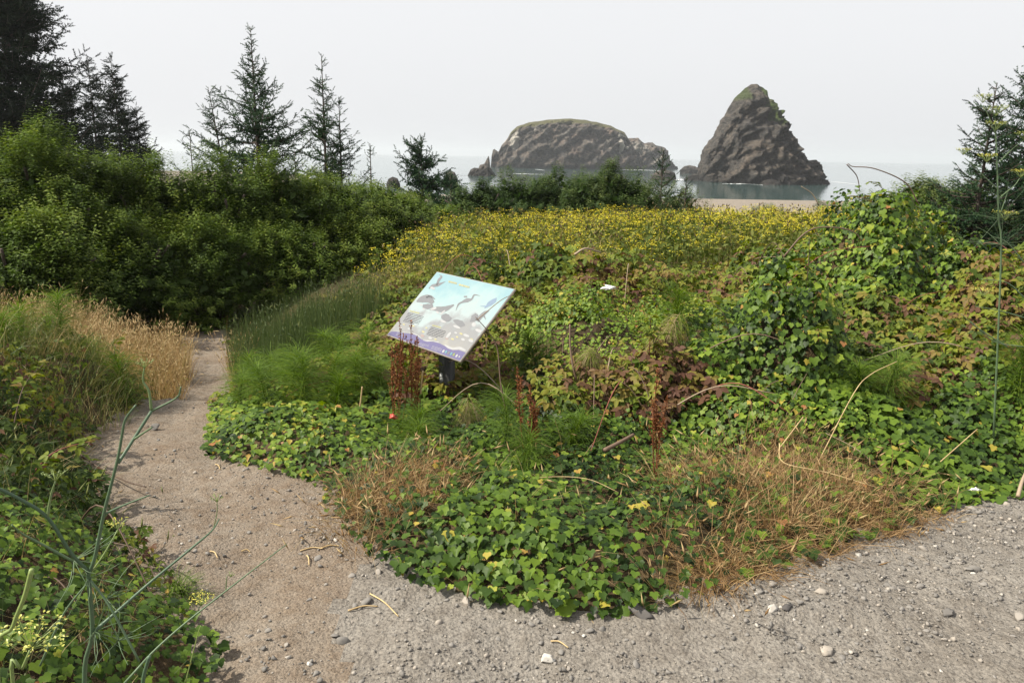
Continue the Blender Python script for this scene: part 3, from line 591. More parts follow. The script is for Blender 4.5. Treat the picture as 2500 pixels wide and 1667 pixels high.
# ------------------------------------------------------------------ conifers
def conifer(u, vtop, Y, R, nwh, mat, label, tw=0.30, nb=5, sparse=1.0, lean=0.0, group=None, start=0.08, prof=0.85, asc=0.35, u_base=None, leaders=0, dens=0.11, name="spruce_tree", tint=0.5, cap=99.0):
    top = at(u, vtop, Y); xb = at((u_base if u_base is not None else u), vtop, Y)[0]
    zb = float(base_z(np.array(xb), np.array(Y))); H = top[2] - zb
    root = thing(name, (xb, Y, zb), label, "tree", group)
    tr = lambda s: np.array([xb, Y, zb]) + (top - np.array([xb, Y, zb])) * s + np.array([0.03 * H * math.sin(s * 3.1) * lean, 0, 0])
    g = Geo(); P = np.array([tr(s) for s in np.linspace(-0.01, 1, 14)]); tube(g, P, np.linspace(max(.045, .013 * H), .006, 14), 7); part("trunk", g, BARK, root, True)
    B, TP, TD, TL = Geo(), [], [], []
    for i in range(nwh):
        s0 = start + (0.985 - start) * (i + RNG.random() * .6) / nwh
        for b in range(nb if s0 < .9 else 3):
            s_ = min(.99, s0 + RNG.normal() * 0.4 / nwh); a = RNG.random() * 2 * math.pi
            L = min(R * (1 - s_) ** prof, cap) * (0.45 + 0.75 * RNG.random()) + 0.012 * H * RNG.random()
            if L < 0.05: continue
            rise = asc * (0.3 + 1.2 * s_) + 0.15 * RNG.normal()
            hd = np.array([math.cos(a), math.sin(a), 0])
            ss = np.linspace(0, 1, 6)[:, None]
            P = tr(s_) + hd * L * ss + UP * L * (rise * ss - 0.35 * ss * (1 - ss) * (1 - s_) * 1.6 + 0.12 * ss ** 3)
            tube(B, P, np.linspace(.012 + .008 * L, .004, 6), 3, cap=False)
            nt_ = max(2, int(1.9 * L / dens * sparse))
            f = (np.arange(nt_) + RNG.random(nt_)) / nt_; f = 0.10 + 0.90 * f
            bp = np.stack([np.interp(f, ss[:, 0], P[:, q]) for q in range(3)], -1)
            fw = norm(P[-1] - P[0]); lat = norm(np.cross(fw, UP)); sg = np.where(RNG.random(nt_) < .5, -1, 1)[:, None]
            dr = norm(lat * sg * 0.75 + fw * 0.75 + UP * (0.18 * RNG.normal(size=(nt_, 1)) - 0.05) )
            TP.append(bp); TD.append(dr); TL.append(tw * (1.15 - 0.6 * f) * (0.7 + .6 * RNG.random(nt_)) * (0.6 + 0.4 * min(1, L)))
            TP.append(P[-1:]); TD.append(fw[None] + UP * .12); TL.append(np.array([tw * .6]))
    lz = np.linspace(.9, .99, 8); TP.append(np.array([tr(s) for s in lz])); TD.append(norm(rdir(8) * .5 + UP)); TL.append(np.full(8, tw * .5))
    part("branches", B, BARK, root, kind="stuff")
    TP, TD, TL = np.vstack(TP), norm(np.vstack(TD)), np.concatenate(TL)
    g = Geo(); scatter(g, TWIG[0], TWIG[1], TP, frames(rdir(len(TP)), TD), TL, np.clip(tint + .25 * RNG.normal(size=len(TP)), 0, 1))
    part("crown", g, mat, root, kind="stuff"); return root
DG = "old dark conifers at the upper left"
conifer(-25 * D, -190, 38, 5.8, 46, DARKPINE, "huge dark spruce cut by the top left corner", tw=.6, nb=9, group=DG, prof=.8, asc=.12, dens=.18)
conifer(140 * D, 155 * D, 44, 2.0, 26, DARKPINE, "dark conifer half hidden right of the huge spruce", tw=.46, nb=6, group=DG, prof=.7, asc=.15, dens=.12)
conifer(200 * D, 128 * D, 52, 1.5, 28, DARKPINE, "left one of the twin dark conifers with bare lower trunk", tw=.46, nb=5, group=DG, start=.38, prof=.55, asc=.1, dens=.16)
conifer(252 * D, 122 * D, 50, 2.5, 34, DARKPINE, "right one of the twin dark conifers, dense and broad", tw=.46, nb=6, group=DG, start=.12, prof=.75, asc=.1, dens=.12, lean=.3)
conifer(312 * D, 240 * D, 51, 2.3, 18, DARKPINE, "low dark conifer at the right foot of the twins", tw=.46, nb=6, group=DG, start=.1, prof=.8, asc=.12, dens=.12)
conifer(575 * D, 62 * D, 27, 7.0, 26, PINE, "tall open spruce with long leader rising above the willows", tw=.34, nb=6, prof=1.8, asc=.45, dens=.115, cap=2.0)
conifer(478 * D, 200 * D, 27.5, 1.1, 13, PINE, "leaning young spruce at the left side of the tall open one", tw=.28, nb=5, prof=.6, asc=.5, u_base=525 * D)
conifer(435 * D, 300 * D, 26, .8, 8, PINE, "spruce tip barely above the willows left of the tall spruce", tw=.26, nb=5, prof=.5, asc=.4)
conifer(738 * D, 124 * D, 25, 2.2, 22, PINE, "slim double-topped spruce, its taller left stem", tw=.28, nb=5, prof=1.3, asc=.45, dens=.09, cap=1.3)
conifer(778 * D, 222 * D, 25.4, 1.2, 15, PINE, "slim double-topped spruce, its shorter right stem", tw=.28, nb=5, prof=1.0, asc=.5, dens=.09, cap=1.0)
conifer(676 * D, 345 * D, 24, .7, 9, PINE, "small spruce tip between the two tall spruces", tw=.24, nb=4, prof=.7, asc=.5)
conifer(850 * D, 330 * D, 22, .55, 9, PINE, "thin young spruce with a bare leader above the willows", tw=.2, nb=4, prof=.8, asc=.5, sparse=.7)
conifer(968 * D, 318 * D, 26, 1.5, 15, PINE, "bushy seaside spruce with drooping top", tw=.36, nb=7, prof=.55, asc=.35, dens=.09, tint=.35)
conifer(1035 * D, 400 * D, 24, 1.3, 9, PINE, "dark low spruce right of the bushy seaside spruce", tw=.36, nb=7, prof=.5, asc=.25, dens=.09, tint=.3)
conifer(1524 * D, 345 * D, 23, .95, 14, PINE, "small seaside spruce standing before the water", tw=.24, nb=5, prof=.8, asc=.45, dens=.11, tint=.35)
conifer(1577 * D, 410 * D, 22, .5, 8, PINE, "tiny spruce right of the small seaside spruce", tw=.2, nb=4, prof=.8, asc=.5)
conifer(2290 * D, 190 * D, 14, 1.15, 20, PINE, "young spruce at right with a spiky leader", tw=.20, nb=6, prof=.75, asc=.35, dens=.07, tint=.4)
conifer(2405 * D, 70 * D, 15.5, 1.15, 26, PINE, "dense dark spruce cut by the right picture edge", tw=.26, nb=7, prof=.6, asc=.3, dens=.075, tint=.25)

# ------------------------------------------------------------------ ivy and bramble cover
def cover_points(dens, xr, yr):
    n = int((xr[1] - xr[0]) * (yr[1] - yr[0]) * dens * 3.0)
    x = RNG.uniform(*xr, n); y = RNG.uniform(*yr, n)
    k = (np.abs(x) < 0.76 * y + 0.9); x, y = x[k], y[k]
    d = sdist(x, y); k = d > 0.015; x, y, d = x[k], y[k], d[k]
    e = 0.02; zx = (canopy(x + e, y) - canopy(x - e, y)) / (2 * e); zy = (canopy(x, y + e) - canopy(x, y - e)) / (2 * e)
    zx, zy = np.clip(zx, -6, 6), np.clip(zy, -6, 6)
    af = np.minimum(np.sqrt(1 + zx ** 2 + zy ** 2), 3.0)
    k = RNG.random(len(x)) < af / 3.0
    x, y, d, zx, zy = x[k], y[k], d[k], zx[k], zy[k]
    return x, y, d, canopy(x, y), norm(np.stack([-zx, -zy, np.ones_like(zx)], -1))
COVER = [  # name, label, category, location
    ("ivy_bank", "low bank of ivy spilling onto the gravel in front", "ivy", (0.2, 2.9)),                      # 0
    ("ivy_mound", "rounded bright green ivy mound behind the sign's right", "ivy", (0.95, 5.9)),                # 1
    ("ivy_column", "upright ivy-wrapped stump in the right middle", "ivy", (1.75, 4.9)),                        # 2
    ("ivy_mound", "big ivy mound on the right skyline before the sea", "ivy", (3.3, 7.0)),                      # 3
    ("ivy_patch", "large-leaved ivy at the right edge above the gravel", "ivy", (2.7, 4.2)),                    # 4
    ("bramble_thicket", "reddish brown brambles left of the ivy-wrapped stump", "bramble", (1.05, 4.7)),        # 5
    ("bramble_thicket", "green brambles directly behind the sign", "bramble", (-0.6, 7.2)),                     # 6
    ("bramble_thicket", "brambles before the middle of the flower field", "bramble", (1.4, 7.8)),               # 7
    ("bramble_thicket", "brown-tinged brambles right of the ivy-wrapped stump", "bramble", (3.2, 5.6)),         # 8
    ("bramble_thicket", "brambles on the left bank beside the path", "bramble", (-2.7, 3.8)),                   # 9
    ("ivy_patch", "dark ivy in the bottom left corner beside the path", "ivy", (-1.3, 2.0)),                    # 10
    ("ivy_patch", "ivy edging the path below the horsetails", "ivy", (-1.4, 4.3)),                              # 11
    ("bramble_thicket", "brambles at the far right below the right spruces", "bramble", (5.2, 7.2))]            # 12
def assign(x, y):
    n1 = fbm(x * 1.7 + 3, y * 1.7, oct=3); left = x < PX(y)
    idx = np.full(x.shape, 7)
    idx = np.where(x < 0.35 + 0.3 * n1, 6, idx)
    idx = np.where((x > 2.3 + .2 * n1) & (y < 7.6), 8, idx)
    idx = np.where(x > 4.1 + .3 * n1, 12, idx)
    idx = np.where(y < 5.1 + 0.3 * n1, 0, idx)
    idx = np.where((y < 5.3) & (x < -0.9 + .2 * n1), 11, idx)
    idx = np.where((np.hypot((x - 1.1) / .75, (y - 4.85) / .42) < 1 + .4 * n1), 5, idx)
    idx = np.where((x > 1.95 + .2 * n1) & (y < 4.55 + .2 * n1), 4, idx)
    idx = np.where((x > 2.2 + .2 * n1) & (y >= 4.55 + .2 * n1) & (y < 6.5), 8, idx)
    idx = np.where(np.hypot((x - .95) / .95, (y - 5.75) / .72) < 1 + .3 * n1, 1, idx)
    idx = np.where(np.hypot((x - 1.68) / .62, (y - 4.95) / .58) < 1 + .15 * n1, 2, idx)
    idx = np.where(np.hypot((x - 3.2) / .95, (y - 6.85) / .9) < 1 + .2 * n1, 3, idx)
    idx = np.where(left, np.where((y < 2.7 + .5 * n1), 10, 9), idx)
    return idx
ISIVY = np.array([1, 1, 1, 1, 1, 0, 0, 0, 0, 0, 1, 1, 0], bool)
TINTS = [(.35, .19), (.72, .14), (.40, .22), (.40, .20), (.40, .15), (.70, .22), (.42, .16), (.44, .18), (.50, .22), (.31, .20), (.27, .18), (.52, .20), (.48, .2)]
NPART = [300, 220, 300, 220, 220, 200, 150, 120, 150, 150, 200, 150, 60]
px, py, pd, pz, pn = [np.concatenate(q) for q in zip(*[cover_points(2700, (-4.6, 4.6), (0.9, 4.6)), cover_points(1500, (-5.5, 6.2), (4.6, 6.6)), cover_points(620, (-6.5, 8.6), (6.6, 10.4))])]
pid = assign(px, py)
DRY = [(1.0, 2.95, .45, .30), (1.45, 3.3, .45, .30), (1.25, 3.6, .5, .35), (.78, 2.72, .28, .2), (1.9, 3.6, .4, .22), (1.5, 3.9, .4, .25), (-.62, 3.15, .25, .35), (-.45, 3.35, .3, .25)]
_in = np.min([np.hypot((px - a) / b_, (py - c) / e_) for a, c, b_, e_ in DRY], 0)
_k = (RNG.random(len(px)) > np.clip(1.4 - _in, 0, .58)) & (ISIVY[pid] | (RNG.random(len(px)) > np.where(py < 6.6, .38, .1))) & ~((px < PX(py)) & (py > 4.4 + .3 * fbm(px * 2, py * 2)) & (RNG.random(len(px)) < .75)); px, py, pd, pz, pn, pid = px[_k], py[_k], pd[_k], pz[_k], pn[_k], pid[_k]
dist = np.sqrt(px ** 2 + py ** 2 + (pz - CAMZ) ** 2)
LEAFM = {}
def leaf_variants(ivy):
    if ivy in LEAFM: return LEAFM[ivy]
    o = []
    for i in range(42):
        TV, TF = (IVY_T if i % 3 else IVY_T2) if ivy else BR_T
        V = TV.copy(); V[:, 2] *= RNG.normal() + .8; V[:, 2] += 0.35 * V[:, 0] ** 2 * RNG.normal() + 0.3 * V[:, 1] * V[:, 0] * RNG.normal(); V[:, 0] *= RNG.uniform(.85, 1.1)
        g = Geo(); g.add(V, TF, (i // 3 + .5) / 14 * (0.93 if ivy else 1.0)); o.append(g.mesh("leaf", IVY if ivy else BRAMBLE))
    LEAFM[ivy] = o; return o
roots = []
for ci, (nm, lab, cat, (lx, ly)) in enumerate(COVER):
    zc = float(base_z(np.array(lx), np.array(ly))); root = thing(nm, (lx, ly, zc), lab, cat, "ivy cover" if ISIVY[ci] else "bramble cover"); roots.append(root)
    s = np.where(pid == ci)[0]
    if not len(s): continue
    n = len(s); ivy = ISIVY[ci]
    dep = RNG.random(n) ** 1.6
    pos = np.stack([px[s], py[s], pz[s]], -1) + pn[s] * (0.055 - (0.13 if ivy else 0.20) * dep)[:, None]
    if not ivy: pos += pn[s] * (0.10 * np.maximum(0, fbm(px[s] * 3, py[s] * 3, oct=2)))[:, None]
    out = pn[s].copy(); out[:, 2] = 0
    toC = norm(np.stack([-px[s] * .4, -np.ones(n), 0 * px[s]], -1))
    nr = norm(pn[s] * 1.0 + UP * 0.40 + toC * .35 + rdir(n) * (0.45 if ivy else 0.75))
    tip = norm(out * 1.2 + toC * .8 - UP * 0.9 + rdir(n) * 0.6)
    size = (RNG.uniform(.024, .050, n) * (1 + .5 * (RNG.random(n) < .08)) if ivy else RNG.uniform(.055, .11, n)) * {0: .9, 1: .74, 6: 1.15, 7: 1.2, 12: 1.25, 9: .68, 10: .9}.get(ci, 1.0)
    big = fbm(px[s] * 1.3, py[s] * 1.3, oct=2); size = size * (1 + .25 * big)
    mu, sd = TINTS[ci]
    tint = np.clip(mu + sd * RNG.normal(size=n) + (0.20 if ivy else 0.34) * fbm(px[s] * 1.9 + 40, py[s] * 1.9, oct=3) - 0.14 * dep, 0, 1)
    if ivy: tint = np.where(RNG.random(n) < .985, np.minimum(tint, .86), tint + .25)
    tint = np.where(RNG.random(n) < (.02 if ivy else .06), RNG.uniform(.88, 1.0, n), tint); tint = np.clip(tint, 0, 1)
    R = frames(nr, tip)
    score = size / dist[s] * (dep < .25) * (0.6 + .4 * RNG.random(n)); pick = np.zeros(n, bool)
    pick[np.argsort(-score)[:NPART[ci]]] = True
    LV = leaf_variants(bool(ivy))
    off = np.array(root.location)
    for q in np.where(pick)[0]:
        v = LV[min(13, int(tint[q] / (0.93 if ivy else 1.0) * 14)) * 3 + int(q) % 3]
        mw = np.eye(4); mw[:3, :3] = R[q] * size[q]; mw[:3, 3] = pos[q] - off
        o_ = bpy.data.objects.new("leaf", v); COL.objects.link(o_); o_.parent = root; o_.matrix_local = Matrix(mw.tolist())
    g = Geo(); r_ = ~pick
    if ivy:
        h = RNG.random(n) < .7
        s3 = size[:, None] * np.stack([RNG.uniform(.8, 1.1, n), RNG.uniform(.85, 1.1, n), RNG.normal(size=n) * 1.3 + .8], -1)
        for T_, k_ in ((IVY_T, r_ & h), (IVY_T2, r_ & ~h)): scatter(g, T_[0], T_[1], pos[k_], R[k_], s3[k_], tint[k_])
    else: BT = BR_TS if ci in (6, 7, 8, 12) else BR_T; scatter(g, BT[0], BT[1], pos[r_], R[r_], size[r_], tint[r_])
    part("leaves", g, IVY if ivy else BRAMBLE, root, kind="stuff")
    # stems: bramble canes arch out of the leaves, ivy runners creep over them
    for j in range(9 if not ivy else (7 if ci in (2, 3) else 0)):
        q = s[RNG.integers(n)]; a0 = np.array([px[q], py[q], pz[q] - .05])
        if pd[q] < .25: continue
        L = RNG.uniform(.22, .50); dv = norm(rdir(1)[0] * np.array([1, 1, .2]) + pn[q] * .5 + UP * .9); e0 = a0 + dv * L + np.array([dv[0], dv[1], -.5]) * L * .35
        P = curve([a0, a0 + dv * L * .6, e0], 10); gg = Geo(); tube(gg, P, np.linspace(.0035, .0014, len(P)), 4, RNG.choice([.2, .5, 1.0])); part("cane", gg, CANE, root)
        m_ = 12; f_ = np.linspace(.2, 1, m_) * (len(P) - 1); i0 = np.minimum(f_.astype(int), len(P) - 2); bp = P[i0] + (P[i0 + 1] - P[i0]) * (f_ - i0)[:, None]
        gg = Geo(); scatter(gg, BR_T[0], BR_T[1], bp, frames(UP + rdir(m_) * .5, rdir(m_) + dv * .4), RNG.uniform(.06, .11, m_) * np.linspace(1.1, .6, m_), np.clip(.48 + .12 * RNG.normal(size=m_), 0, 1)); part("shoot", gg, BRAMBLE, root, kind="stuff")
    ncane = 12 if not ivy else 4
    for j in range(ncane):
        q = s[RNG.integers(n)]; a0 = np.array([px[q], py[q], pz[q] - .06]); L = RNG.uniform(.4, 1.0) if not ivy else RNG.uniform(.25, .5)
        dv = rdir(1)[0]; dv[2] = 0; dv = norm(dv); hgt = RNG.uniform(.08, .28) if not ivy else .04
        e0 = a0 + dv * L; e0[2] = float(canopy(np.array(e0[0]), np.array(e0[1]))) + RNG.uniform(-.04, .08)
        if sdist(e0[0], e0[1]) < .05: continue
        gg = Geo(); P = curve([a0, (a0 + e0) / 2 + UP * hgt, e0], 10); tube(gg, P, np.linspace(.0048, .0022, len(P)) * (1 if not ivy else .7), 5, RNG.choice([.2, .5, .8, 1.0]))
        part("cane" if not ivy else "runner", gg, CANE, root)

# ------------------------------------------------------------------ interpretive sign
PB, PAZ, PTL, PWID, PHEI = np.array([-0.911, 5.452, 0.316]), -0.8823, 0.768, 0.914, 0.61
PE = np.array([math.cos(PAZ), math.sin(PAZ), 0]); PN0 = np.array([-math.sin(PAZ), math.cos(PAZ), 0])
PV = math.cos(PTL) * PN0 + math.sin(PTL) * UP; PNR = np.cross(PE, PV)
def homography(src, dst):
    A, b = [], []
    for (x, y), (u, v) in zip(src, dst):
        A += [[x, y, 1, 0, 0, 0, -u * x, -u * y], [0, 0, 0, x, y, 1, -v * x, -v * y]]; b += [u, v]
    return np.append(np.linalg.solve(np.array(A, float), np.array(b, float)), 1).reshape(3, 3)
HM = homography([(95, 1035), (1215, 1460), (2035, 370), (855, 75)], [(0, 0), (1, 0), (1, 1), (0, 1)])
def st(p):
    q = np.c_[np.asarray(p, float), np.ones(len(p))] @ HM.T; return np.clip(q[:, :2] / q[:, 2:], 0.004, 0.996)
def on_panel(q, lift): return PB + np.asarray(q)[:, :1] * PWID * PE + np.asarray(q)[:, 1:2] * PHEI * PV + PNR * lift
sign = thing("information_sign", (*(PB + PE * PWID / 2 + PV * PHEI / 2)[:2], float(base_z(np.array(-.45), np.array(5.24)))), "slanted wildlife information panel with seabird pictures on one post", "sign")
m, t, o = nodes("panel_print"); L = t.links.new      # printed sky, sea spray and rocks
tc = t.nodes.new("ShaderNodeAttribute"); tc.attribute_name = "tint"; tx = t.nodes.new("ShaderNodeTexCoord")
nz = t.nodes.new("ShaderNodeTexNoise"); nz.inputs["Scale"].default_value = 9; nz.inputs["Detail"].default_value = 6; L(tx.outputs["Object"], nz.inputs["Vector"])
ad = t.nodes.new("ShaderNodeMath"); ad.operation = 'MULTIPLY_ADD'; ad.inputs[1].default_value = 0.5; L(nz.outputs[0], ad.inputs[0]); L(tc.outputs["Fac"], ad.inputs[2])
r = ramp(t, [(0.20, (.27, .26, .22)), (0.36, (.20, .20, .195)), (0.55, (.18, .185, .19)), (0.66, (.26, .31, .315)), (0.85, (.23, .32, .33)), (1.0, (.17, .28, .31))]); r.color_ramp.elements[0].position = .2
mr = t.nodes.new("ShaderNodeMath"); mr.operation = 'SUBTRACT'; mr.inputs[1].default_value = 0.25; L(ad.outputs[0], mr.inputs[0]); L(mr.outputs[0], r.inputs[0])
p = t.nodes.new("ShaderNodeBsdfPrincipled"); p.inputs["Roughness"].default_value = 0.25; p.inputs["Specular IOR Level"].default_value = 0.5; p.inputs["Coat Weight"].default_value = 0.4; p.inputs["Coat Roughness"].default_value = 0.12
L(r.outputs[0], p.inputs["Base Color"]); L(p.outputs[0], o.inputs[0]); PRINT = m
def ink(name, col, rough=0.25): 
    col = tuple(x * .34 for x in col); mm = plain(name, col, rough, tuple(x * .9 for x in col), 0.6, scale=30); b = [n for n in mm.node_tree.nodes if n.type == 'BSDF_PRINCIPLED'][0]
    b.inputs["Coat Weight"].default_value = 0.4; b.inputs["Coat Roughness"].default_value = 0.12; return mm
INK = {"dark": ink("ink_grey", (.40, .41, .43)), "blue": ink("ink_blue", (.42, .58, .80)), "white": ink("ink_white", (.88, .89, .90)), "purple": ink("ink_purple", (.27, .24, .52)), "yellow": ink("ink_yellow", (.82, .80, .38)),
       "text": ink("ink_text", (.10, .10, .11)), "cream": ink("ink_cream", (.95, .88, .45)), "cyan": ink("ink_cyan", (.25, .62, .70)), "lime": ink("ink_lime", (.50, .62, .15)), "olive": ink("ink_olive", (.35, .38, .35)), "pink": ink("ink_pink", (.72, .55, .50))}
EDGE = plain("panel_edge", (.42, .36, .31), 0.5); STEEL = plain("dark_steel", (.045, .045, .042), 0.5, (.03, .03, .028), 0.4, bump=.05, scale=60)
g = Geo(); ns_, nt2 = 24, 16
q = np.array([(a / ns_, b / nt2) for b in range(nt2 + 1) for a in range(ns_ + 1)]); i, j = np.meshgrid(np.arange(nt2), np.arange(ns_), indexing='ij')
tone = 0.30 + 0.75 * q[:, 1] + 0.10 * (q[:, 0] - .5) + 0.12 * np.sin(q[:, 0] * 6)
g.add(on_panel(q, 0.0), np.stack([i * (ns_ + 1) + j, i * (ns_ + 1) + j + 1, (i + 1) * (ns_ + 1) + j + 1, (i + 1) * (ns_ + 1) + j], -1).reshape(-1, 4), tone)
face = part("picture_panel", g, PRINT, sign)
def box(g, o_, ex, ey, ez, tint=.5):
    """box from corner o_ with edge vectors"""
    V = np.array([o_ + a * ex + b * ey + c * ez for c in (0, 1) for b in (0, 1) for a in (0, 1)])
    g.add(V, [(0, 2, 3, 1), (4, 5, 7, 6), (0, 1, 5, 4), (2, 6, 7, 3), (0, 4, 6, 2), (1, 3, 7, 5)], tint)
g = Geo(); e_ = .004; box(g, PB - PE * e_ - PV * e_ - PNR * .016, PE * (PWID + 2 * e_), PV * (PHEI + 2 * e_), PNR * .0145); part("backing_board", g, EDGE, sign)
LAYER = [0]
def printed(name, polys, key, lift):
    for pl in polys:
        g = Geo(); pl = np.asarray(pl); P = on_panel(pl, lift); c = P.mean(0); n = len(P); g.add(np.vstack([c, P]), [(0, 1 + k, 1 + (k + 1) % n) for k in range(n)]); part(name, g, INK[key], face)
def smoothpoly(pts, n=40):
    P = np.asarray(pts, float); k = len(P); o_ = []
    for i in range(k):
        a, b, c, d = P[i - 1], P[i], P[(i + 1) % k], P[(i + 2) % k]
        for t_ in np.linspace(0, 1, 4, endpoint=False): o_.append(0.5 * (2 * b + (c - a) * t_ + (2 * a - 5 * b + 4 * c - d) * t_ ** 2 + (3 * b - a - 3 * c + d) * t_ ** 3))
    return np.array(o_)
def strip(pts, w):
    """closed outline round a polyline in crop pixels: printed limbs and wings with real width"""
    P = np.asarray(pts, float); T_ = norm(np.gradient(P, axis=0)); N_ = np.stack([-T_[:, 1], T_[:, 0]], -1); w = np.broadcast_to(w, (len(P),))[:, None]
    return np.vstack([P + N_ * w / 2, (P - N_ * w / 2)[::-1]])
def stripmesh(name, lines, key, lift):
    g = Geo()
    for P, w in lines:
        P = curve(np.asarray(P, float), 14); T_ = norm(np.gradient(P, axis=0)); N_ = np.stack([-T_[:, 1], T_[:, 0]], -1); ww = np.interp(np.linspace(0, 1, len(P)), np.linspace(0, 1, len(w)), w)[:, None]
        a, b = on_panel(st(P + N_ * ww / 2), lift), on_panel(st(P - N_ * ww / 2), lift); n = len(P); i = np.arange(n - 1)
        g.add(np.vstack([a, b]), np.stack([i, i + 1, i + 1 + n, i + n], -1))
    return part(name, g, INK[key], face)
# purple footer with a wavy top
top_ = [(95, 1000), (170, 985), (240, 990), (330, 1012), (430, 1020), (540, 1050), (620, 1112), (700, 1150), (800, 1155), (900, 1180), (980, 1222), (1030, 1260), (1100, 1290), (1200, 1288), (1300, 1330)]
a = on_panel(st(top_), .0007); b = on_panel(np.stack([st(top_)[:, 0], np.full(len(top_), .004)], -1), .0007); i = np.arange(len(top_) - 1); n = len(top_)
g = Geo(); g.add(np.vstack([a, b]), np.stack([i + n, i + 1 + n, i + 1, i], -1)); part("footer_band", g, INK["purple"], face)
stripmesh("foam_edge", [([(240, 985), (430, 1012), (540, 1042), (625, 1100)], [10, 6, 16, 8]), ([(650, 1130), (720, 1142), (800, 1146), (890, 1168)], [6, 22, 8, 14]), ([(980, 1205), (1040, 1245), (1110, 1268), (1210, 1262), (1300, 1300)], [14, 36, 30, 44, 26])], "white", .0010)
stripmesh("bird_picture", [([(730, 330), (790, 290), (870, 275), (985, 228)], [10, 46, 50, 4]), ([(850, 285), (885, 200), (925, 150), (890, 118)], [26, 40, 30, 3])], "dark", .0008)
stripmesh("bird_picture", [([(545, 530), (620, 500), (720, 490), (800, 560)], [20, 100, 130, 60]), ([(640, 600), (720, 610), (800, 600)], [50, 90, 40]), ([(690, 470), (760, 455), (830, 500)], [20, 40, 10])], "dark", .0008)
stripmesh("bird_picture", [([(745, 665), (850, 650), (950, 660), (1040, 630), (1120, 592)], [6, 70, 95, 62, 20])], "dark", .0008)
stripmesh("bird_picture", [([(1148, 688), (1185, 590), (1240, 555), (1320, 525), (1390, 510), (1430, 445), (1518, 462)], [3, 26, 28, 66, 26, 24, 3]), ([(1270, 470), (1320, 470)], [22, 26])], "dark", .0008)
stripmesh("bird_picture", [([(925, 770), (980, 780), (1040, 800), (1085, 795)], [40, 120, 110, 12])], "dark", .0008)
stripmesh("bird_picture", [([(1112, 830), (1160, 850), (1230, 890), (1288, 910)], [24, 70, 105, 20])], "dark", .0008)
stripmesh("bird_picture", [([(1365, 860), (1430, 800), (1470, 740)], [10, 110, 50]), ([(1470, 850), (1540, 770), (1600, 720), (1660, 692)], [60, 60, 50, 4]), ([(1575, 770), (1605, 830)], [30, 6])], "dark", .0008)
stripmesh("bird_picture", [([(1585, 655), (1660, 590), (1730, 540), (1770, 498)], [10, 70, 66, 6]), ([(1520, 620), (1600, 625)], [4, 20])], "blue", .0008)
def blob(cx_, cy_, a_, b_, an=0.4): 
    k = np.linspace(0, 2 * math.pi, 12, endpoint=False); c, s_ = math.cos(an), math.sin(an)
    return st(np.stack([cx_ + a_ * np.cos(k) * c - b_ * np.sin(k) * s_, cy_ + a_ * np.cos(k) * s_ + b_ * np.sin(k) * c], -1))
printed("white_plumage", [blob(*q) for q in [(790, 325, 40, 18), (620, 585, 24, 12), (655, 645, 26, 12), (805, 645, 50, 20, -.3), (870, 705, 30, 16, .6), (945, 710, 55, 14, -.7), (955, 845, 50, 18), (1165, 935, 60, 20), (1425, 905, 36, 34), (1040, 1060, 56, 22, -.9), (1150, 1025, 24, 14), (1310, 1070, 50, 20), (1260, 1130, 30, 20), (300, 930, 26, 14), (430, 950, 20, 12), (760, 1100, 30, 18), (1500, 1000, 60, 24), (1380, 1150, 40, 24)]], "white", .0012)
printed("shell_spots", [blob(*q) for q in [(500, 910, 20, 12), (650, 1000, 24, 14), (1230, 1040, 26, 14), (1170, 1090, 20, 12), (1390, 1130, 26, 16), (700, 940, 18, 10), (1100, 1120, 24, 14), (840, 1120, 20, 12), (350, 880, 20, 10)]], "cream", .0010)
printed("rock_tint", [blob(*q) for q in [(640, 1060, 30, 22), (1010, 1110, 26, 12)]], "pink", .0009)
def textlines(name, x0, y0, x1, y1, n, dx, dy, w, key, lift=.0014):
    L_ = []
    for k in range(n):
        a_ = np.array([x0 + dx * k, y0 + dy * k], float); b_ = np.array([x1 + dx * k, y1 + dy * k], float); s_ = 0.0
        while s_ < 0.97:
            e0 = min(1.0 if k < n - 1 else .7, s_ + random.uniform(.06, .16)); 
            if e0 - s_ > .02: L_.append(([a_ + (b_ - a_) * s_, a_ + (b_ - a_) * e0], [w, w]))
            s_ = e0 + .022
            if e0 >= (1.0 if k < n - 1 else .7): break
    stripmesh(name, L_, key, lift)
textlines("heading_text", 1035, 228, 1215, 276, 1, 0, 0, 26, "cream"); textlines("heading_text", 1195, 280, 1425, 345, 1, 0, 0, 26, "cream")
textlines("heading_text", 440, 672, 660, 732, 1, 0, 0, 20, "yellow"); textlines("paragraph_text", 418, 700, 655, 770, 7, -13, 21, 8, "text")
textlines("heading_text", 792, 902, 980, 958, 1, 0, 0, 20, "yellow"); textlines("paragraph_text", 765, 930, 1000, 1005, 6, -12, 21, 8, "text")
textlines("footer_text", 250, 1012, 350, 1045, 3, -8, 14, 4, "white"); textlines("footer_text", 560, 1165, 742, 1212, 3, -8, 15, 4, "white"); textlines("footer_text", 795, 1220, 942, 1270, 4, -9, 15, 4, "white")
for (x_, y_, k_) in [(962, 1305, "white"), (1002, 1315, "cyan"), (1040, 1332, "olive"), (1082, 1345, "cyan"), (1122, 1358, "lime"), (1165, 1378, "white"), (1205, 1392, "white")]:
    printed("logo", [blob(x_, y_, 27 if x_ < 1190 else 14, 13 if x_ < 1190 else 10, -.95)], k_, .0016)
ctr = PB + PE * PWID * .5 + PV * PHEI * .48
zb_ = float(base_z(np.array(ctr[0]), np.array(ctr[1]))) - .1; hw = .041
g = Geo(); pe, pn_ = PE * 2 * hw, PN0 * 2 * hw; o0 = np.array([*ctr[:2], zb_]) - pe / 2 - pn_ / 2
V = []
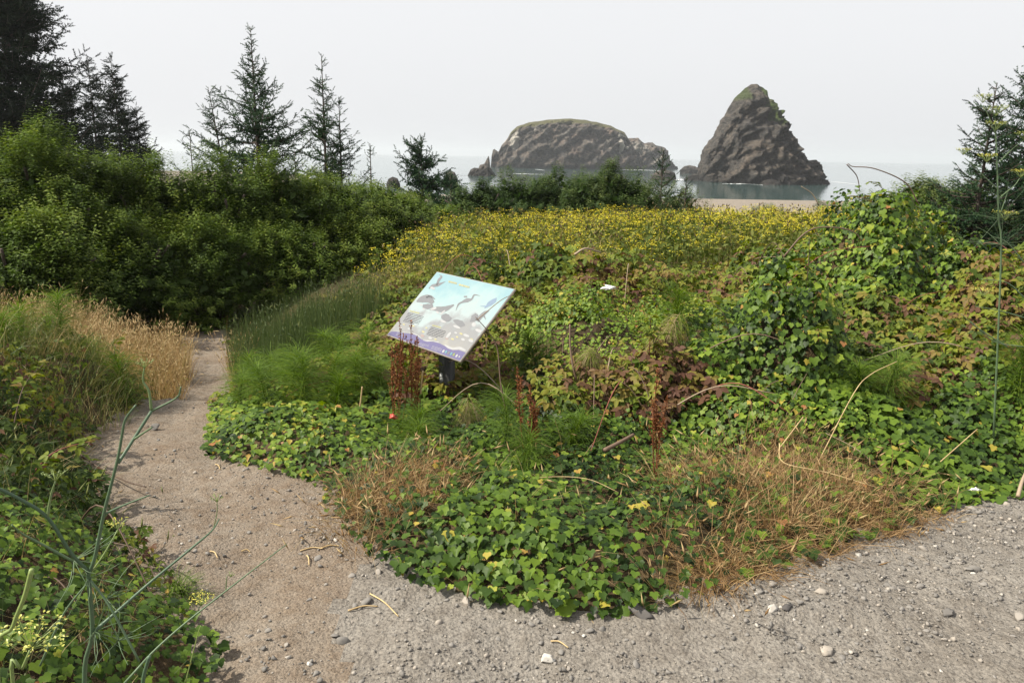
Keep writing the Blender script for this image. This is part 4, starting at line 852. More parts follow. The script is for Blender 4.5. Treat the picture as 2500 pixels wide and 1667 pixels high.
for zz_ in (0, 1):
    for a_, b_ in ((0, 0), (1, 0), (1, 1), (0, 1)):
        p_ = o0 + pe * a_ + pn_ * b_
        if zz_: p_ = p_ + UP * (ctr[2] - .035 - zb_ + np.dot((pe * a_ + pn_ * b_ - pe / 2 - pn_ / 2), PN0) * math.tan(PTL))
        V.append(p_)
g.add(V, [(0, 1, 5, 4), (1, 2, 6, 5), (2, 3, 7, 6), (3, 0, 4, 7), (4, 5, 6, 7)]); post = part("post", g, STEEL, sign)
g = Geo(); bc = ctr - PNR * .034; box(g, bc - PE * .17 - PV * .13, PE * .34, PV * .26, PNR * .016); part("mounting_plate", g, STEEL, sign)
g = Geo(); pz_ = .02; c0 = np.array([*ctr[:2], pz_]) - PN0 * (hw + .0025) - PE * .024; box(g, c0, PE * .034, UP * .085, PN0 * .002); part("grey_sticker", g, plain("sticker", (.30, .31, .31), .6), sign)

# ------------------------------------------------------------------ flower field
def field(n, y0=8.7, y1=16.8):
    y = RNG.uniform(y0, y1, n * 3); x = RNG.uniform(-3.2, 8.0, n * 3)
    lft = np.interp(y, [8, 9, 10, 12, 15, 17], [-2.3, -2.0, -1.75, -1.75, -1.3, -.8]); 
    k = (x > lft + .3 * fbm(x, y)) & (x < .50 * y + .4) & (y > 9.9 + .8 * fbm(x * .8, y * .8 + 7) + .22 * np.maximum(x - 1.5, 0) - .9 * (x < -.9)); return x[k][:n], y[k][:n]
root = thing("yellow_flower_field", (1.5, 12, -.42), "broad field of yellow flowers on tall stems beyond the brambles", "flowers")
root["kind"] = "stuff"
x, y = field(3000); n = len(x); gz = base_z(x, y)
hh = (0.62 + .34 * sm(9, 11.5, y)) * (0.86 + .22 * RNG.random(n)) + .10 * fbm(x * .7, y * .7, oct=2)
gs, gf_, gl = Geo(), Geo(), Geo()
b0 = np.stack([x, y, gz], -1); d0 = norm(UP + rdir(n) * .13)
blades(gs, b0, d0, hh, np.full(n, .010), np.full(n, .02), np.clip(.35 + .2 * RNG.normal(size=n), 0, .75), 2)
for k in range(4):
    tp = b0 + d0 * hh[:, None] * RNG.uniform(.82, 1.0, (n, 1)) + np.stack([RNG.normal(size=n), RNG.normal(size=n), 0 * x], -1) * .055 * (k > 0)
    sel = RNG.random(n) < (.80, .62, .46, .3)[k]
    tp = tp[sel]; m_ = len(tp)
    for c_ in range(7):
        pp = tp + np.stack([RNG.normal(size=m_) * .026, RNG.normal(size=m_) * .026, RNG.normal(size=m_) * .008], -1)
        a6 = np.arange(4) * 2 * math.pi / 4; TVh = np.stack([np.cos(a6), np.sin(a6), 0 * a6], -1)
        scatter(gf_, TVh, np.array([[0, 1, 2, 3]]), pp, frames(UP + rdir(m_) * .5, rdir(m_)), RNG.uniform(.0055, .0115, m_), np.clip(.5 + .3 * RNG.normal(size=m_), 0, 1))
nl_ = 26000; x, y = field(nl_, 8.7, 16.8); nl_ = len(x); hz_ = RNG.random(nl_) ** .8 * (0.55 + .28 * sm(9, 11.5, y))
pos = np.stack([x, y, base_z(x, y) + hz_], -1); tip = norm(rdir(nl_) * .8 + UP * .6)
scatter(gl, WIL_T[0], WIL_T[1], pos, frames(rdir(nl_) + UP * .5, tip), RNG.uniform(.06, .13, nl_), np.clip(.30 + .18 * RNG.normal(size=nl_) + .25 * fbm(x * .9, y * .9, oct=2), 0, .85))
nb_ = 1500; x, y = field(nb_); nb_ = len(x); h2 = (0.60 + .30 * sm(9, 11.5, y)) * RNG.uniform(.8, 1.1, nb_)
b0 = np.stack([x, y, base_z(x, y)], -1); dd_ = norm(UP + rdir(nb_) * .08); blades(gs, b0, dd_, h2, np.full(nb_, .006), np.zeros(nb_), np.full(nb_, .8), 2)
SP = (np.array([(0, 0, 0), (.2, .35, 0), (-.1, .35, .17), (-.1, .35, -.17), (0, 1, 0)]), np.array([(0, 1, 2), (0, 2, 3), (0, 3, 1), (4, 2, 1), (4, 3, 2), (4, 1, 3)]))
scatter(gs, SP[0], SP[1], b0 + dd_ * h2[:, None], frames(rdir(nb_), dd_), RNG.uniform(.04, .08, nb_), np.clip(.92 + .08 * RNG.normal(size=nb_), .8, 1))
part("stems", gs, FSTEM, root, kind="stuff"); part("flower_heads", gf_, FLOWER, root, kind="stuff"); part("leaves", gl, FSTEM, root, kind="stuff")

# ------------------------------------------------------------------ grasses
def grass(name, label, pts, hrange, mat, tint, sd, n, width=.004, lean=.35, droop=(.05, .5), heads=0.0, on="canopy", cat="grass"):
    """pts: list of plan discs (x, y, rx, ry); one uncountable patch"""
    xs, ys = [], []
    w = np.array([p_[2] * p_[3] for p_ in pts]); w = w / w.sum()
    for (cx_, cy_, rx, ry), f in zip(pts, w):
        k = int(n * f) + 1; a_ = RNG.random(k) * 6.283; r_ = np.sqrt(RNG.random(k)); xs.append(cx_ + rx * r_ * np.cos(a_)); ys.append(cy_ + ry * r_ * np.sin(a_))
    x, y = np.concatenate(xs), np.concatenate(ys); d = sdist(x, y); k = (d > -.04 + .05 * RNG.random(len(x))); x, y = x[k], y[k]
    cl = fbm(x * 5, y * 5, oct=2); k = RNG.random(len(x)) < np.clip(.7 + .6 * cl, .1, 1); x, y = x[k], y[k]; n = len(x)
    z = (canopy(x, y) - .06) if on == "canopy" else ground_z(x, y)
    root_ = np.stack([x, y, z], -1); d0 = norm(UP + rdir(n) * lean + np.stack([vnoise(x * 2, y * 2), vnoise(x * 2 + 9, y * 2), 0 * x], -1) * lean * .8)
    ln = RNG.uniform(*hrange, n) * (1 + .25 * fbm(x * 2.5, y * 2.5, oct=2)); g = Geo(); tt = np.clip(tint + sd * RNG.normal(size=n), 0, 1); dr = RNG.uniform(*droop, n)
    blades(g, root_, d0, ln, width * (.6 + .8 * RNG.random(n)), dr, tt, 3)
    if heads:
        s_ = np.where(RNG.random(n) < heads)[0]; hp = root_[s_] + d0[s_] * ln[s_, None] * .95 - UP * (dr[s_] * ln[s_])[:, None] * .85
        hor = norm(np.stack([d0[s_, 0], d0[s_, 1], 0 * s_], -1) + 1e-4); hp += hor * .55 * (dr[s_] * ln[s_])[:, None]
        scatter(g, SP[0], SP[1], hp, frames(rdir(len(s_)), norm(d0[s_] + hor * dr[s_, None] * 1.2)), np.stack([RNG.uniform(.016, .03, len(s_)), RNG.uniform(.04, .08, len(s_)), RNG.uniform(.016, .03, len(s_))], -1), np.clip(tt[s_] + .15, 0, .8))
    return link(name, g.mesh(name, mat), None, label, cat, None, "stuff")
grass("dry_grass", "tall tawny dry grass left of the path bend", [(-3.4, 7.2, .75, .9), (-3.05, 6.3, .40, .5), (-3.9, 8.3, .7, .8), (-3.85, 6.6, .6, .7), (-4.5, 7.6, .9, .8), (-5.2, 8.4, .9, .7)], (.32, .64), GRASS, .62, .17, 10500, .0042, .28, (.05, .35), .5, "ground")
grass("olive_grass", "olive green grass at the left edge above the brambles", [(-4.1, 5.8, .8, .7), (-3.3, 5.3, .6, .6), (-4.9, 6.6, .8, .8), (-2.95, 4.7, .40, .5), (-3.7, 4.9, .6, .5)], (.25, .5), RUSH, .80, .16, 9000, .0045, .3, (.1, .6), .12)
grass("green_rushes", "dense dark green rushes right of the path's far end", [(-2.2, 7.6, .6, .8), (-1.75, 7.0, .6, .6), (-2.7, 8.4, .5, .6)], (.42, .68), RUSH, .32, .2, 8000, .0055, .16, (.0, .15), .08, "ground")
grass("dry_grass", "tangled orange-brown dry grass at the bank's right front corner", [(1.0, 2.95, .45, .30), (1.45, 3.3, .45, .30), (1.25, 3.6, .5, .35), (.75, 2.72, .25, .2), (1.9, 3.6, .4, .22), (1.5, 3.9, .4, .25)], (.12, .36), GRASS, .38, .20, 7600, .0034, .42, (.1, .8), .10, "canopy")
grass("dry_grass", "brown and green grass tuft at the bank's left front corner", [(-.62, 3.15, .25, .35), (-.45, 3.35, .3, .25), (-.7, 3.4, .16, .2)], (.16, .36), GRASS, .42, .25, 1700, .0032, .5, (.1, .7), .1)
grass("dry_grass", "thin straw stalks lying over the front ivy", [(.2, 2.95, .8, .45), (-.1, 3.4, .7, .4), (2.1, 3.75, .4, .2), (.4, 3.6, .7, .5)], (.15, .42), GRASS, .6, .14, 700, .003, .9, (.2, .9), .25)
grass("dry_grass", "matted dry grass thatch between gravel and the bank's edge", [(.95, 2.72, .35, .14), (1.35, 2.98, .35, .14), (1.75, 3.25, .3, .12), (2.1, 3.45, .25, .1)], (.05, .17), GRASS, .34, .18, 6000, .003, 1.6, (.3, 1.2), 0, "ground")
grass("dry_grass", "sparse brown grass along the path's left edge", [(-1.3, 2.95, .25, .4), (-1.75, 3.5, .25, .4), (-2.25, 4.5, .25, .5)], (.06, .22), GRASS, .35, .18, 700, .003, .8, (.2, 1.0), .1)
grass("olive_grass", "thin olive and brown weeds over the lower left bank", [(-1.9, 3.0, .35, .5), (-1.5, 2.3, .35, .5), (-2.4, 3.6, .4, .5), (-1.2, 1.7, .2, .4)], (.10, .30), RUSH, .82, .18, 2200, .0032, .6, (.1, .8), .05)
grass("seeding_grass", "pale seeding weeds between rushes and yellow flowers", [(-1.3, 7.9, .6, .6), (-.9, 8.7, .6, .5), (-1.9, 8.5, .5, .5)], (.35, .62), FSTEM, .6, .2, 2600, .005, .25, (.05, .3), .5, "ground")

# ------------------------------------------------------------------ horsetails
def horsetail_meshes(seed, dry=False):
    r = np.random.default_rng(seed); H = r.uniform(.40, .58); gs, gw = Geo(), Geo()
    bend = r.normal(size=2) * .06; ax = lambda s: np.array([bend[0] * s * s, bend[1] * s * s, H * s])
    P = np.array([ax(s) for s in np.linspace(0, 1, 9)]); tube(gs, P, np.linspace(.0042, .0012, 9), 5, .15 if not dry else .97)
    nw = 20
    for i in range(nw):
        s = .20 + .80 * (i / nw); nb = 30 if s < .9 else 12; L0 = (.07 + .18 * math.sin(min(1, (s - .1) * 1.5) * math.pi * .75)) * (1.0 if not dry else .85)
        for b in range(nb):
            a = 6.283 * b / nb + r.random() * .3; hd = np.array([math.cos(a), math.sin(a), 0]); L = L0 * r.uniform(.75, 1.15)
            el = r.normal() * .10 + (.42 + .40 * s if not dry else .05); t_ = np.linspace(0, 1, 4)[:, None]
            Q = ax(s) + hd * L * t_ * (.92) + UP * L * (el * t_ - (.50 if not dry else .95) * t_ ** 2.2)
            sd = norm(np.cross(hd, UP) + r.normal(size=3) * .4); ribbon(gw, Q, np.array([.0032, .0032, .0028, .0014]), sd, np.clip((.45 if not dry else .97) + .14 * r.normal(), 0, .88 if not dry else 1))
    return gs.mesh("stem", HORSE), gw.mesh("branches", HORSE)
HT = [horsetail_meshes(k) for k in range(5)]; HTD = [horsetail_meshes(20 + k, True) for k in range(3)]
HG = "feathery horsetails in the bank"
hs_list = [(585, 5.25, "horsetail nearest the path on the bank's left shoulder", 0), (545, 5.0, "small horsetail leaning over the path edge", 0), (650, 5.5, "full bright horsetail left in the clump beside the path", 0), (715, 5.35, "tallest horsetail in the middle of the left clump", 0),
           (770, 5.7, "horsetail behind the left clump's middle", 0), (815, 5.1, "mop-headed horsetail at the right of the left clump", 0), (875, 5.2, "horsetail just left of the rusty dock by the sign", 0), (735, 6.4, "far horsetail before the rushes", 0), (790, 6.5, "far horsetail left of the brambles behind the sign", 0),
           (610, 4.75, "dark horsetail low over the ivy at left", 0), (690, 4.9, "horsetail over the ivy below the left clump", 0), (760, 4.75, "drooping horsetail above the pale stake", 0), (950, 4.05, "broad green horsetail in front of the sign", 0), (905, 4.25, "horsetail left of the broad one before the sign", 0),
           (1165, 4.15, "horsetail right of the sign post, in front", 0), (1185, 3.8, "low horsetail beside the rusty dock stalk", 0), (1130, 4.8, "horsetail right behind the sign post", 0), (1240, 5.3, "horsetail behind the sign's right corner", 0), (1300, 4.2, "thin horsetail right of the middle dock", 0),
           (1350, 4.95, "dry tan drooping horsetail right of the sign", 1), (1090, 4.5, "dry brown horsetail at the foot of the sign post", 1), (1500, 5.0, "dry tan horsetail among the red brambles", 1), (1540, 5.3, "green horsetail under the ivy mound", 0),
           (1985, 4.45, "dark mop-like horsetail right of the ivy stump, left one", 0), (2040, 4.6, "dark mop-like horsetail right of the ivy stump, right one", 0), (70, 5.2, "horsetail at the left edge over the brambles", 0), (160, 5.4, "horsetail in the olive grass at left", 0), (230, 5.7, "horsetail below the dry grass at left", 0),
           (395, 2.5, "small dark horsetail at the path's left edge", 0), (2330, 4.5, "horsetail at the right picture edge", 0),
           (625, 5.7, "horsetail at the back left of the left clump", 0), (665, 5.15, "horsetail in front of the left clump's middle", 0), (745, 5.15, "round horsetail between the two mop-headed ones", 0), (690, 5.9, "pale horsetail behind the left clump", 0), (840, 5.5, "horsetail behind the mop-headed one", 0), (565, 5.5, "horsetail overhanging the path bend", 0), (110, 5.7, "second horsetail at the left edge", 0), (20, 4.8, "horsetail cut by the left picture edge", 0), (270, 5.2, "horsetail where the left bank meets the path", 0)]
for i, (u, Y, lab, dry) in enumerate(hs_list):
    p_ = at(u * D, 900 * D, Y); z_ = float(canopy(np.array(p_[0]), np.array(Y))) - .14
    r_ = thing("horsetail_plant", (p_[0], Y, z_), lab, "plant", HG); r_.rotation_euler = (RNG.normal() * .12, RNG.normal() * .12, RNG.random() * 6.3)
    sc = RNG.uniform(.85, 1.2) * (.55 if Y < 3 else (.78 if 900 < u < 1320 else .86)); r_.scale = (sc, sc, sc)
    for nm, me in zip(("stem", "branches"), (HTD[i % 3] if dry else HT[i % 5])): link(nm, me, r_, kind="stuff" if nm == "branches" else None)

# ------------------------------------------------------------------ rusty dock stalks
def dock(u, Y, vtop, n, lab, spread=.05):
    p_ = at(u * D, vtop * D, Y); z0 = float(canopy(np.array(p_[0]), np.array(Y))) - .12
    r_ = thing("dock_plant", (p_[0], Y, z0), lab, "plant", "rusty seeding docks")
    for k in range(n):
        H = (p_[2] - z0) * (1 if k == 0 else RNG.uniform(.62, .95)); b = np.array([p_[0] + RNG.normal() * .015, Y + RNG.normal() * .015, z0]); tp = b + np.array([RNG.normal() * spread, RNG.normal() * spread, H])
        P = curve([b, (b + tp) / 2 + RNG.normal(size=3) * .012, tp], 10); g = Geo(); tube(g, P, np.linspace(.0045, .0018, len(P)), 5, .2); s_ = part("stalk", g, DOCK, r_, True)
        g = Geo(); tt_ = np.linspace(0, 1, len(P)); on = lambda f: np.array([np.interp(f, tt_, P[:, q]) for q in range(3)])
        for w_ in range(9):
            f0 = RNG.uniform(.34, .82); o1 = on(f0); a_ = RNG.random() * 6.283; ln = H * RNG.uniform(.10, .24) * (1.15 - f0 * .7)
            Q = curve([o1, o1 + np.array([math.cos(a_) * .30, math.sin(a_) * .30, .8]) * ln * .6, o1 + np.array([math.cos(a_) * .36, math.sin(a_) * .36, 1.15]) * ln], 5)
            tube(g, Q, np.linspace(.0018, .0009, len(Q)), 3, .2, False); m_ = 26; ff = RNG.uniform(.15, 1, m_) * (len(Q) - 1); i0 = np.minimum(ff.astype(int), len(Q) - 2); bp = Q[i0] + (Q[i0 + 1] - Q[i0]) * (ff - i0)[:, None] + rdir(m_) * .007
            scatter(g, OVAL_T[0], OVAL_T[1], bp, frames(rdir(m_), norm(rdir(m_) + UP * .7)), RNG.uniform(.009, .016, m_), np.clip(.5 + .3 * RNG.normal(size=m_), 0, 1))
        m_ = 90; f = RNG.uniform(.55, 1.0, m_); bp = np.stack([np.interp(f, tt_, P[:, q]) for q in range(3)], -1) + rdir(m_) * (.012 * (1.2 - .8 * f))[:, None]
        scatter(g, OVAL_T[0], OVAL_T[1], bp, frames(rdir(m_), norm(rdir(m_) + UP * .7)), RNG.uniform(.010, .017, m_), np.clip(.5 + .3 * RNG.normal(size=m_), 0, 1)); part("seed_head", g, DOCK, s_)
dock(905, 4.45, 738, 5, "cluster of rusty dock stalks in front of the sign's left corner", .055); dock(948, 4.5, 733, 3, "pair of thin rusty dock stalks before the sign's lower edge", .03)
dock(1228, 3.95, 848, 5, "rust-red dock spire right of the sign", .035); dock(1528, 3.75, 850, 3, "slim dark red dock stalk in front of the brambles", .02)

# ------------------------------------------------------------------ fennel
def stalk(parent, pts, r0, r1, tint, name="stem"):
    P = curve(pts, 4 * len(pts)); g = Geo(); tube(g, P, np.linspace(r0, r1, len(P)), 6, tint); return part(name, g, FENNEL, parent, True)
def umbel(parent, c, d, size, tint, n=14):
    d = norm(np.asarray(d, float)); A = norm(np.cross(d, np.array([.3, 1, .2]))); B = np.cross(d, A); g = Geo()
    for k in range(n):
        a = k * 2.4; rr = size * math.sqrt((k + .5) / n); e = c + d * size * .75 + (A * math.cos(a) + B * math.sin(a)) * rr
        tube(g, np.array([c, (c + e) / 2 + d * size * .06, e]), np.array([.0011, .0009, .0008]), 3, .8, False)
        m_ = 9; pp = e + rdir(m_) * size * .13; scatter(g, OVAL_T[0], OVAL_T[1], pp, frames(UP + rdir(m_) * .6, rdir(m_)), np.full(m_, size * .14), tint)
    part("umbel", g, FENNEL, parent)
def wisps(parent, c, d, n, L):
    g = Geo()
    for k in range(n):
        e = norm(d + rdir(1)[0] * .8); Q = curve([c, c + e * L * .5 + rdir(1)[0] * L * .08, c + e * L * RNG.uniform(.7, 1.1)], 5); tube(g, Q, np.linspace(.0011, .0004, len(Q)), 3, .45, False)
    part("fern_leaf", g, FENNEL, parent)
def c6(x, y): return (x * .36157, 1100 + y * .36157)
def c5(x, y): return (x * .31894, 700 + y * .31894)
FY = 1.42
b0 = at(*c6(560, 1568), FY)
f1 = thing("fennel_plant", (b0[0], FY, float(base_z(np.array(b0[0]), np.array(FY)))), "branching blue-green fennel in the near left corner", "plant")
q6 = lambda pts, Y=FY, dy=0: [at(*c6(*p_), Y + dy * k) for k, p_ in enumerate(pts)]; q5 = lambda pts, Y=FY, dy=0: [at(*c5(*p_), Y + dy * k) for k, p_ in enumerate(pts)]
main = [np.array([b0[0] - .02, FY + .01, .1])] + q6([(570, 1568), (622, 1240), (602, 900), (600, 830), (640, 720), (700, 430)]) + q5([(850, 1520), (905, 1300), (935, 1130), (962, 1010), (1040, 905)])
stalk(f1, main, .0052, .0020, .28)
stalk(f1, q5([(905, 1350), (1020, 1170), (1160, 950)], FY, .03), .0036, .003, .2, "branch"); stalk(f1, q5([(1160, 950), (1140, 800), (1095, 720), (1105, 620)], FY + .07), .003, .0014, .6, "branch"); stalk(f1, q5([(1160, 950), (1350, 850), (1385, 765)], FY + .07), .0025, .0014, .35, "branch")
stalk(f1, q5([(1020, 1170), (1165, 1075)], FY + .03), .0026, .0015, .5, "branch"); umbel(f1, at(*c5(1105, 625), FY + .07), UP, .020, .7, 8)
stalk(f1, q6([(635, 1220), (830, 1050), (1000, 900), (1290, 660), (1430, 540), (1480, 460)], FY, .04), .0040, .0014, .2, "branch"); stalk(f1, q6([(1440, 530), (1465, 420), (1465, 330)], FY + .2), .0012, .0008, .6, "branch"); umbel(f1, at(*c6(1465, 345), FY + .2), UP, .018, .75, 7)
stalk(f1, q6([(600, 820), (480, 690), (320, 450), (140, 330), (-40, 240)], FY, -.03), .0042, .0030, .15, "branch"); stalk(f1, q6([(500, 750), (300, 640), (150, 560), (80, 500)], FY, -.02), .0030, .0016, .5, "branch")
stalk(f1, q6([(320, 450), (345, 300), (375, 205)], FY - .06), .0028, .0014, .6, "branch"); umbel(f1, at(*c6(376, 205), FY - .06), UP, .022, .75, 9); stalk(f1, q6([(700, 430), (830, 370), (1010, 300)], FY, .02), .0026, .0015, .3, "branch")
stalk(f1, q6([(610, 830), (700, 700), (780, 560), (800, 520)], FY, .02), .0018, .0010, .7, "branch"); umbel(f1, at(*c6(795, 530), FY + .06), UP, .024, .97, 10)
stalk(f1, q6([(600, 880), (430, 1100), (270, 1450)], FY, -.02), .0022, .0022, .4, "branch"); stalk(f1, q6([(600, 860), (740, 1050), (940, 1420)], FY, -.02), .0024, .0024, .35, "branch")
for (x_, y_) in [(600, 860), (640, 1220), (500, 740), (720, 1000), (800, 1280)]: wisps(f1, at(*c6(x_, y_), FY), np.array([.4, 0, -.1]), 9, .10)
b2_ = at(*c6(840, 1568), 1.62); f2 = thing("fennel_plant", (b2_[0], 1.62, float(base_z(np.array(b2_[0]), np.array(1.62)))), "long thin fennel stem slanting out over the path", "plant")
stalk(f2, [np.array([b2_[0] - .2, 1.60, .12])] + q6([(840, 1568), (1020, 1370), (1230, 1180), (1520, 950), (1740, 780), (1936, 630)], 1.62, .05), .0036, .0012, .4)
stalk(f2, q6([(1525, 950), (1530, 850)], 1.85), .0016, .0010, .6, "branch"); umbel(f2, at(*c6(1560, 850), 1.85), UP, .012, .7, 6); stalk(f2, q6([(1310, 1120), (1350, 1050), (1360, 1040)], 1.78), .0012, .0010, .5, "branch"); umbel(f2, at(*c6(1360, 1045), 1.78), UP, .032, 1.0, 14)
stalk(f2, q6([(960, 1600), (975, 1500), (1010, 1385)], 1.6), .0050, .0046, .2, "branch"); stalk(f2, q6([(1250, 1568), (1330, 1260), (1355, 1180)], 1.7), .0016, .0012, .8, "branch")
b3_ = at(*c6(100, 1568), 1.15); f3 = thing("fennel_plant", (b3_[0], 1.15, float(base_z(np.array(b3_[0]), np.array(1.15)))), "yellow-green fennel flower head at the bottom left corner", "plant")
stalk(f3, [np.array([b3_[0], 1.15, .1])] + q6([(90, 1590), (150, 1470), (205, 1345)], 1.15), .0034, .0026, .72); umbel(f3, at(*c6(205, 1345), 1.15), np.array([.35, 0, 1]), .052, .93, 18)
stalk(f3, [np.array([at(*c6(0, 1520), 1.12)[0], 1.12, .1])] + q6([(-10, 1560), (90, 1180), (165, 985), (215, 800)], 1.12), .0028, .0040, .78, "bud_stalk")
FR = 4.15; b4_ = at(2330 * D, 700 * D, FR); f4 = thing("fennel_plant", (b4_[0], FR, float(base_z(np.array(b4_[0]), np.array(FR)))), "tall fennel with pale yellow umbels against the right spruces", "plant")
r3 = lambda pts, Y=FR: [at(1900 + a * .44643, 150 + b * .44643, Y) for a, b in pts]
stalk(f4, [np.array([b4_[0] + .02, FR, .0])] + r3([(1218, 1090), (1205, 860), (1198, 600), (1192, 440), (1190, 390)]), .0052, .0024, .4)
for pts, um, s_, ti in [([(1200, 700), (1090, 590), (1115, 560)], (1140, 552), .05, .97), ([(1195, 480), (1185, 385)], (1188, 380), .055, .92), ([(1190, 390), (1185, 310)], (1190, 300), .06, .88), ([(1190, 400), (1150, 300), (1120, 240)], (1118, 228), .05, .90),
                        ([(1198, 560), (1280, 480), (1344, 430)], (1344, 430), .05, .9), ([(1090, 590), (1020, 530)], (1012, 512), .04, .95), ([(1205, 750), (1290, 680), (1320, 640)], (1325, 636), .05, 1.0), ([(1205, 860), (1260, 700)], (1240, 870), .06, .93)]:
    stalk(f4, r3(pts), .0030, .0016, .5, "branch"); umbel(f4, np.array(r3([um])[0]), UP, s_, ti, 16)
wisps(f4, np.array(r3([(1205, 860)])[0]), np.array([.2, 0, .3]), 14, .25); wisps(f4, np.array(r3([(1214, 1000)])[0]), np.array([-.2, 0, .1]), 14, .25)
f5 = thing("fennel_plant", (2.35, 3.95, float(base_z(np.array(2.35), np.array(3.95)))), "sprawling fennel stems low at the right edge", "plant")
for pts in ([(1344, 1290), (1250, 1210), (1110, 1190)], [(1344, 1400), (1200, 1360), (1080, 1340)], [(1250, 1560), (1080, 1450), (1000, 1380)], [(1340, 1560), (1180, 1530), (1050, 1420)], [(1344, 1100), (1250, 990), (1165, 955)]): stalk(f5, r3(pts, 3.9), .0034, .0014, .45, "branch")
umbel(f5, np.array(r3([(1120, 1285)], 3.9)[0]), UP, .05, .97, 14); umbel(f5, np.array(r3([(915, 1080)], 4.6)[0]), UP, .04, 1.0, 12)

# ------------------------------------------------------------------ sticks, scraps, stones
def stick(name, pts, r0, r1, mat, label, cat="stick", tint=.5, group=None, sides=6):
    P = curve(pts, 4 * len(pts)); o_ = P[0].copy(); g = Geo(); tube(g, P - o_, np.linspace(r0, r1, len(P)), sides, tint); ob = link(name, g.mesh(name, mat, True), None, label, cat, group); ob.location = Vector(o_); return ob
dp = lambda u, v, Y: at(u * D, v * D, Y)
stick("dead_stick", [dp(1388, 1034, 3.72), dp(1425, 1015, 3.80), dp(1455, 998, 3.9)], .012, .009, CANE, "short broken brown stick lying on the ivy", tint=.5)
stick("bamboo_stake", [dp(822, 965, 4.55), dp(828, 925, 4.55), dp(832, 888, 4.55)], .0055, .005, STRAW, "thin pale stake standing among the left horsetails", "stake")
stick("pale_stub", [dp(966, 905, 4.5), dp(968, 880, 4.5), dp(971, 852, 4.5)], .006, .006, STRAW, "short pale stub left of the sign post", "stake")
stick("dead_cane", [dp(1334, 905, 4.75), dp(1318, 850, 4.75), dp(1310, 800, 4.8), dp(1309, 745, 4.85)], .008, .006, CANE, "upright dead brown cane left of the dry horsetail", tint=.5)
stick("dead_cane", [dp(1320, 585, 7.0), dp(1345, 571, 7.0), dp(1380, 580, 7.1)], .012, .008, CANE, "bleached bent cane on top of the brambles", tint=.8)
stick("bramble_cane", [dp(1800, 590, 6.4), dp(1850, 535, 6.4), dp(1900, 522, 6.4), dp(1970, 540, 6.4), dp(1985, 620, 6.4)], .008, .004, CANE, "arching brown cane before the far ivy mound", tint=.5)
stick("bramble_cane", [dp(2110, 470, 6.8), dp(2080, 420, 6.8), dp(2010, 388, 6.8), dp(1960, 383, 6.8), dp(1948, 376, 6.8)], .006, .003, CANE, "thin cane arching against the sea above the ivy mound", tint=.5)
stick("bramble_cane", [dp(1945, 378, 6.9), dp(1968, 405, 6.9), dp(1975, 440, 6.9)], .005, .003, CANE, "thin dark cane crossing the arching one on the skyline", tint=.2)
stick("bramble_cane", [dp(1880, 470, 7.2), dp(1865, 445, 7.2), dp(1840, 428, 7.2)], .006, .003, CANE, "short bare cane left of the far ivy mound", tint=.8)
stick("dry_stalk", [dp(1170, 990, 4.3), dp(1150, 880, 4.4), dp(1142, 800, 4.45), dp(1120, 760, 4.45), dp(1092, 728, 4.45)], .0055, .0022, CANE, "brown dead stalk hooking over the sign's right edge", tint=.4)
stick("dry_stalk", [dp(1095, 735, 4.45), dp(1150, 690, 4.5), dp(1180, 676, 4.6)], .003, .0015, CANE, "thin dry stem curving right beside the sign", tint=.7)
stick("dry_stalk", [dp(1010, 1145, 3.3), dp(1150, 1110, 3.35), dp(1260, 1095, 3.4), dp(1350, 1100, 3.4), dp(1420, 1130, 3.35)], .0022, .0016, STRAW, "long straw stem bowed low over the front ivy", "straw")
stick("dry_stalk", [dp(1790, 1018, 3.6), dp(1800, 1062, 3.5), dp(1900, 1085, 3.45), dp(2010, 1118, 3.4)], .0028, .0020, STRAW, "bent yellow straw over the right dry grass", "straw")
stick("dry_stalk", [dp(1790, 1030, 3.75), dp(1845, 957, 3.75)], .0032, .0026, STRAW, "straight yellow straw below the ivy stump", "straw")
stick("dry_stalk", [dp(1880, 1060, 3.8), dp(1960, 905, 3.9), dp(2000, 860, 4.0), dp(2060, 830, 4.0)], .0028, .0016, STRAW, "tall bent straw before the mop-like horsetails", "straw")
stick("dry_stalk", [dp(2160, 1060, 3.75), dp(2245, 985, 3.85)], .0028, .002, STRAW, "pale straw on the large-leaved ivy at right", "straw")
stick("dead_stick", [dp(2338, 1140, 3.55), dp(2346, 1110, 3.6), dp(2356, 1085, 3.7)], .010, .007, CANE, "short pale stick on the gravel at the right edge", tint=.8)
stick("bramble_cane", [dp(165, 1030, 3.9), dp(230, 1075, 3.7), dp(290, 1105, 3.5), dp(335, 1118, 3.4)], .0045, .003, CANE, "dark cane poking out over the path from the left", tint=.1)
stick("bramble_cane", [dp(255, 1245, 2.75), dp(310, 1260, 2.7), dp(345, 1300, 2.6), dp(352, 1330, 2.55)], .0035, .002, CANE, "hooped dark cane low at the path's left edge", tint=.1)
def gpt(u, v):
    d = dp(u, v, 10) - CAM; tt = 1.0
    for k in range(30):
        p_ = CAM + d * tt; tt *= (CAMZ - float(ground_z(np.array(p_[0]), np.array(p_[1])))) / max(.05, CAMZ - p_[2])
    return CAM + d * tt
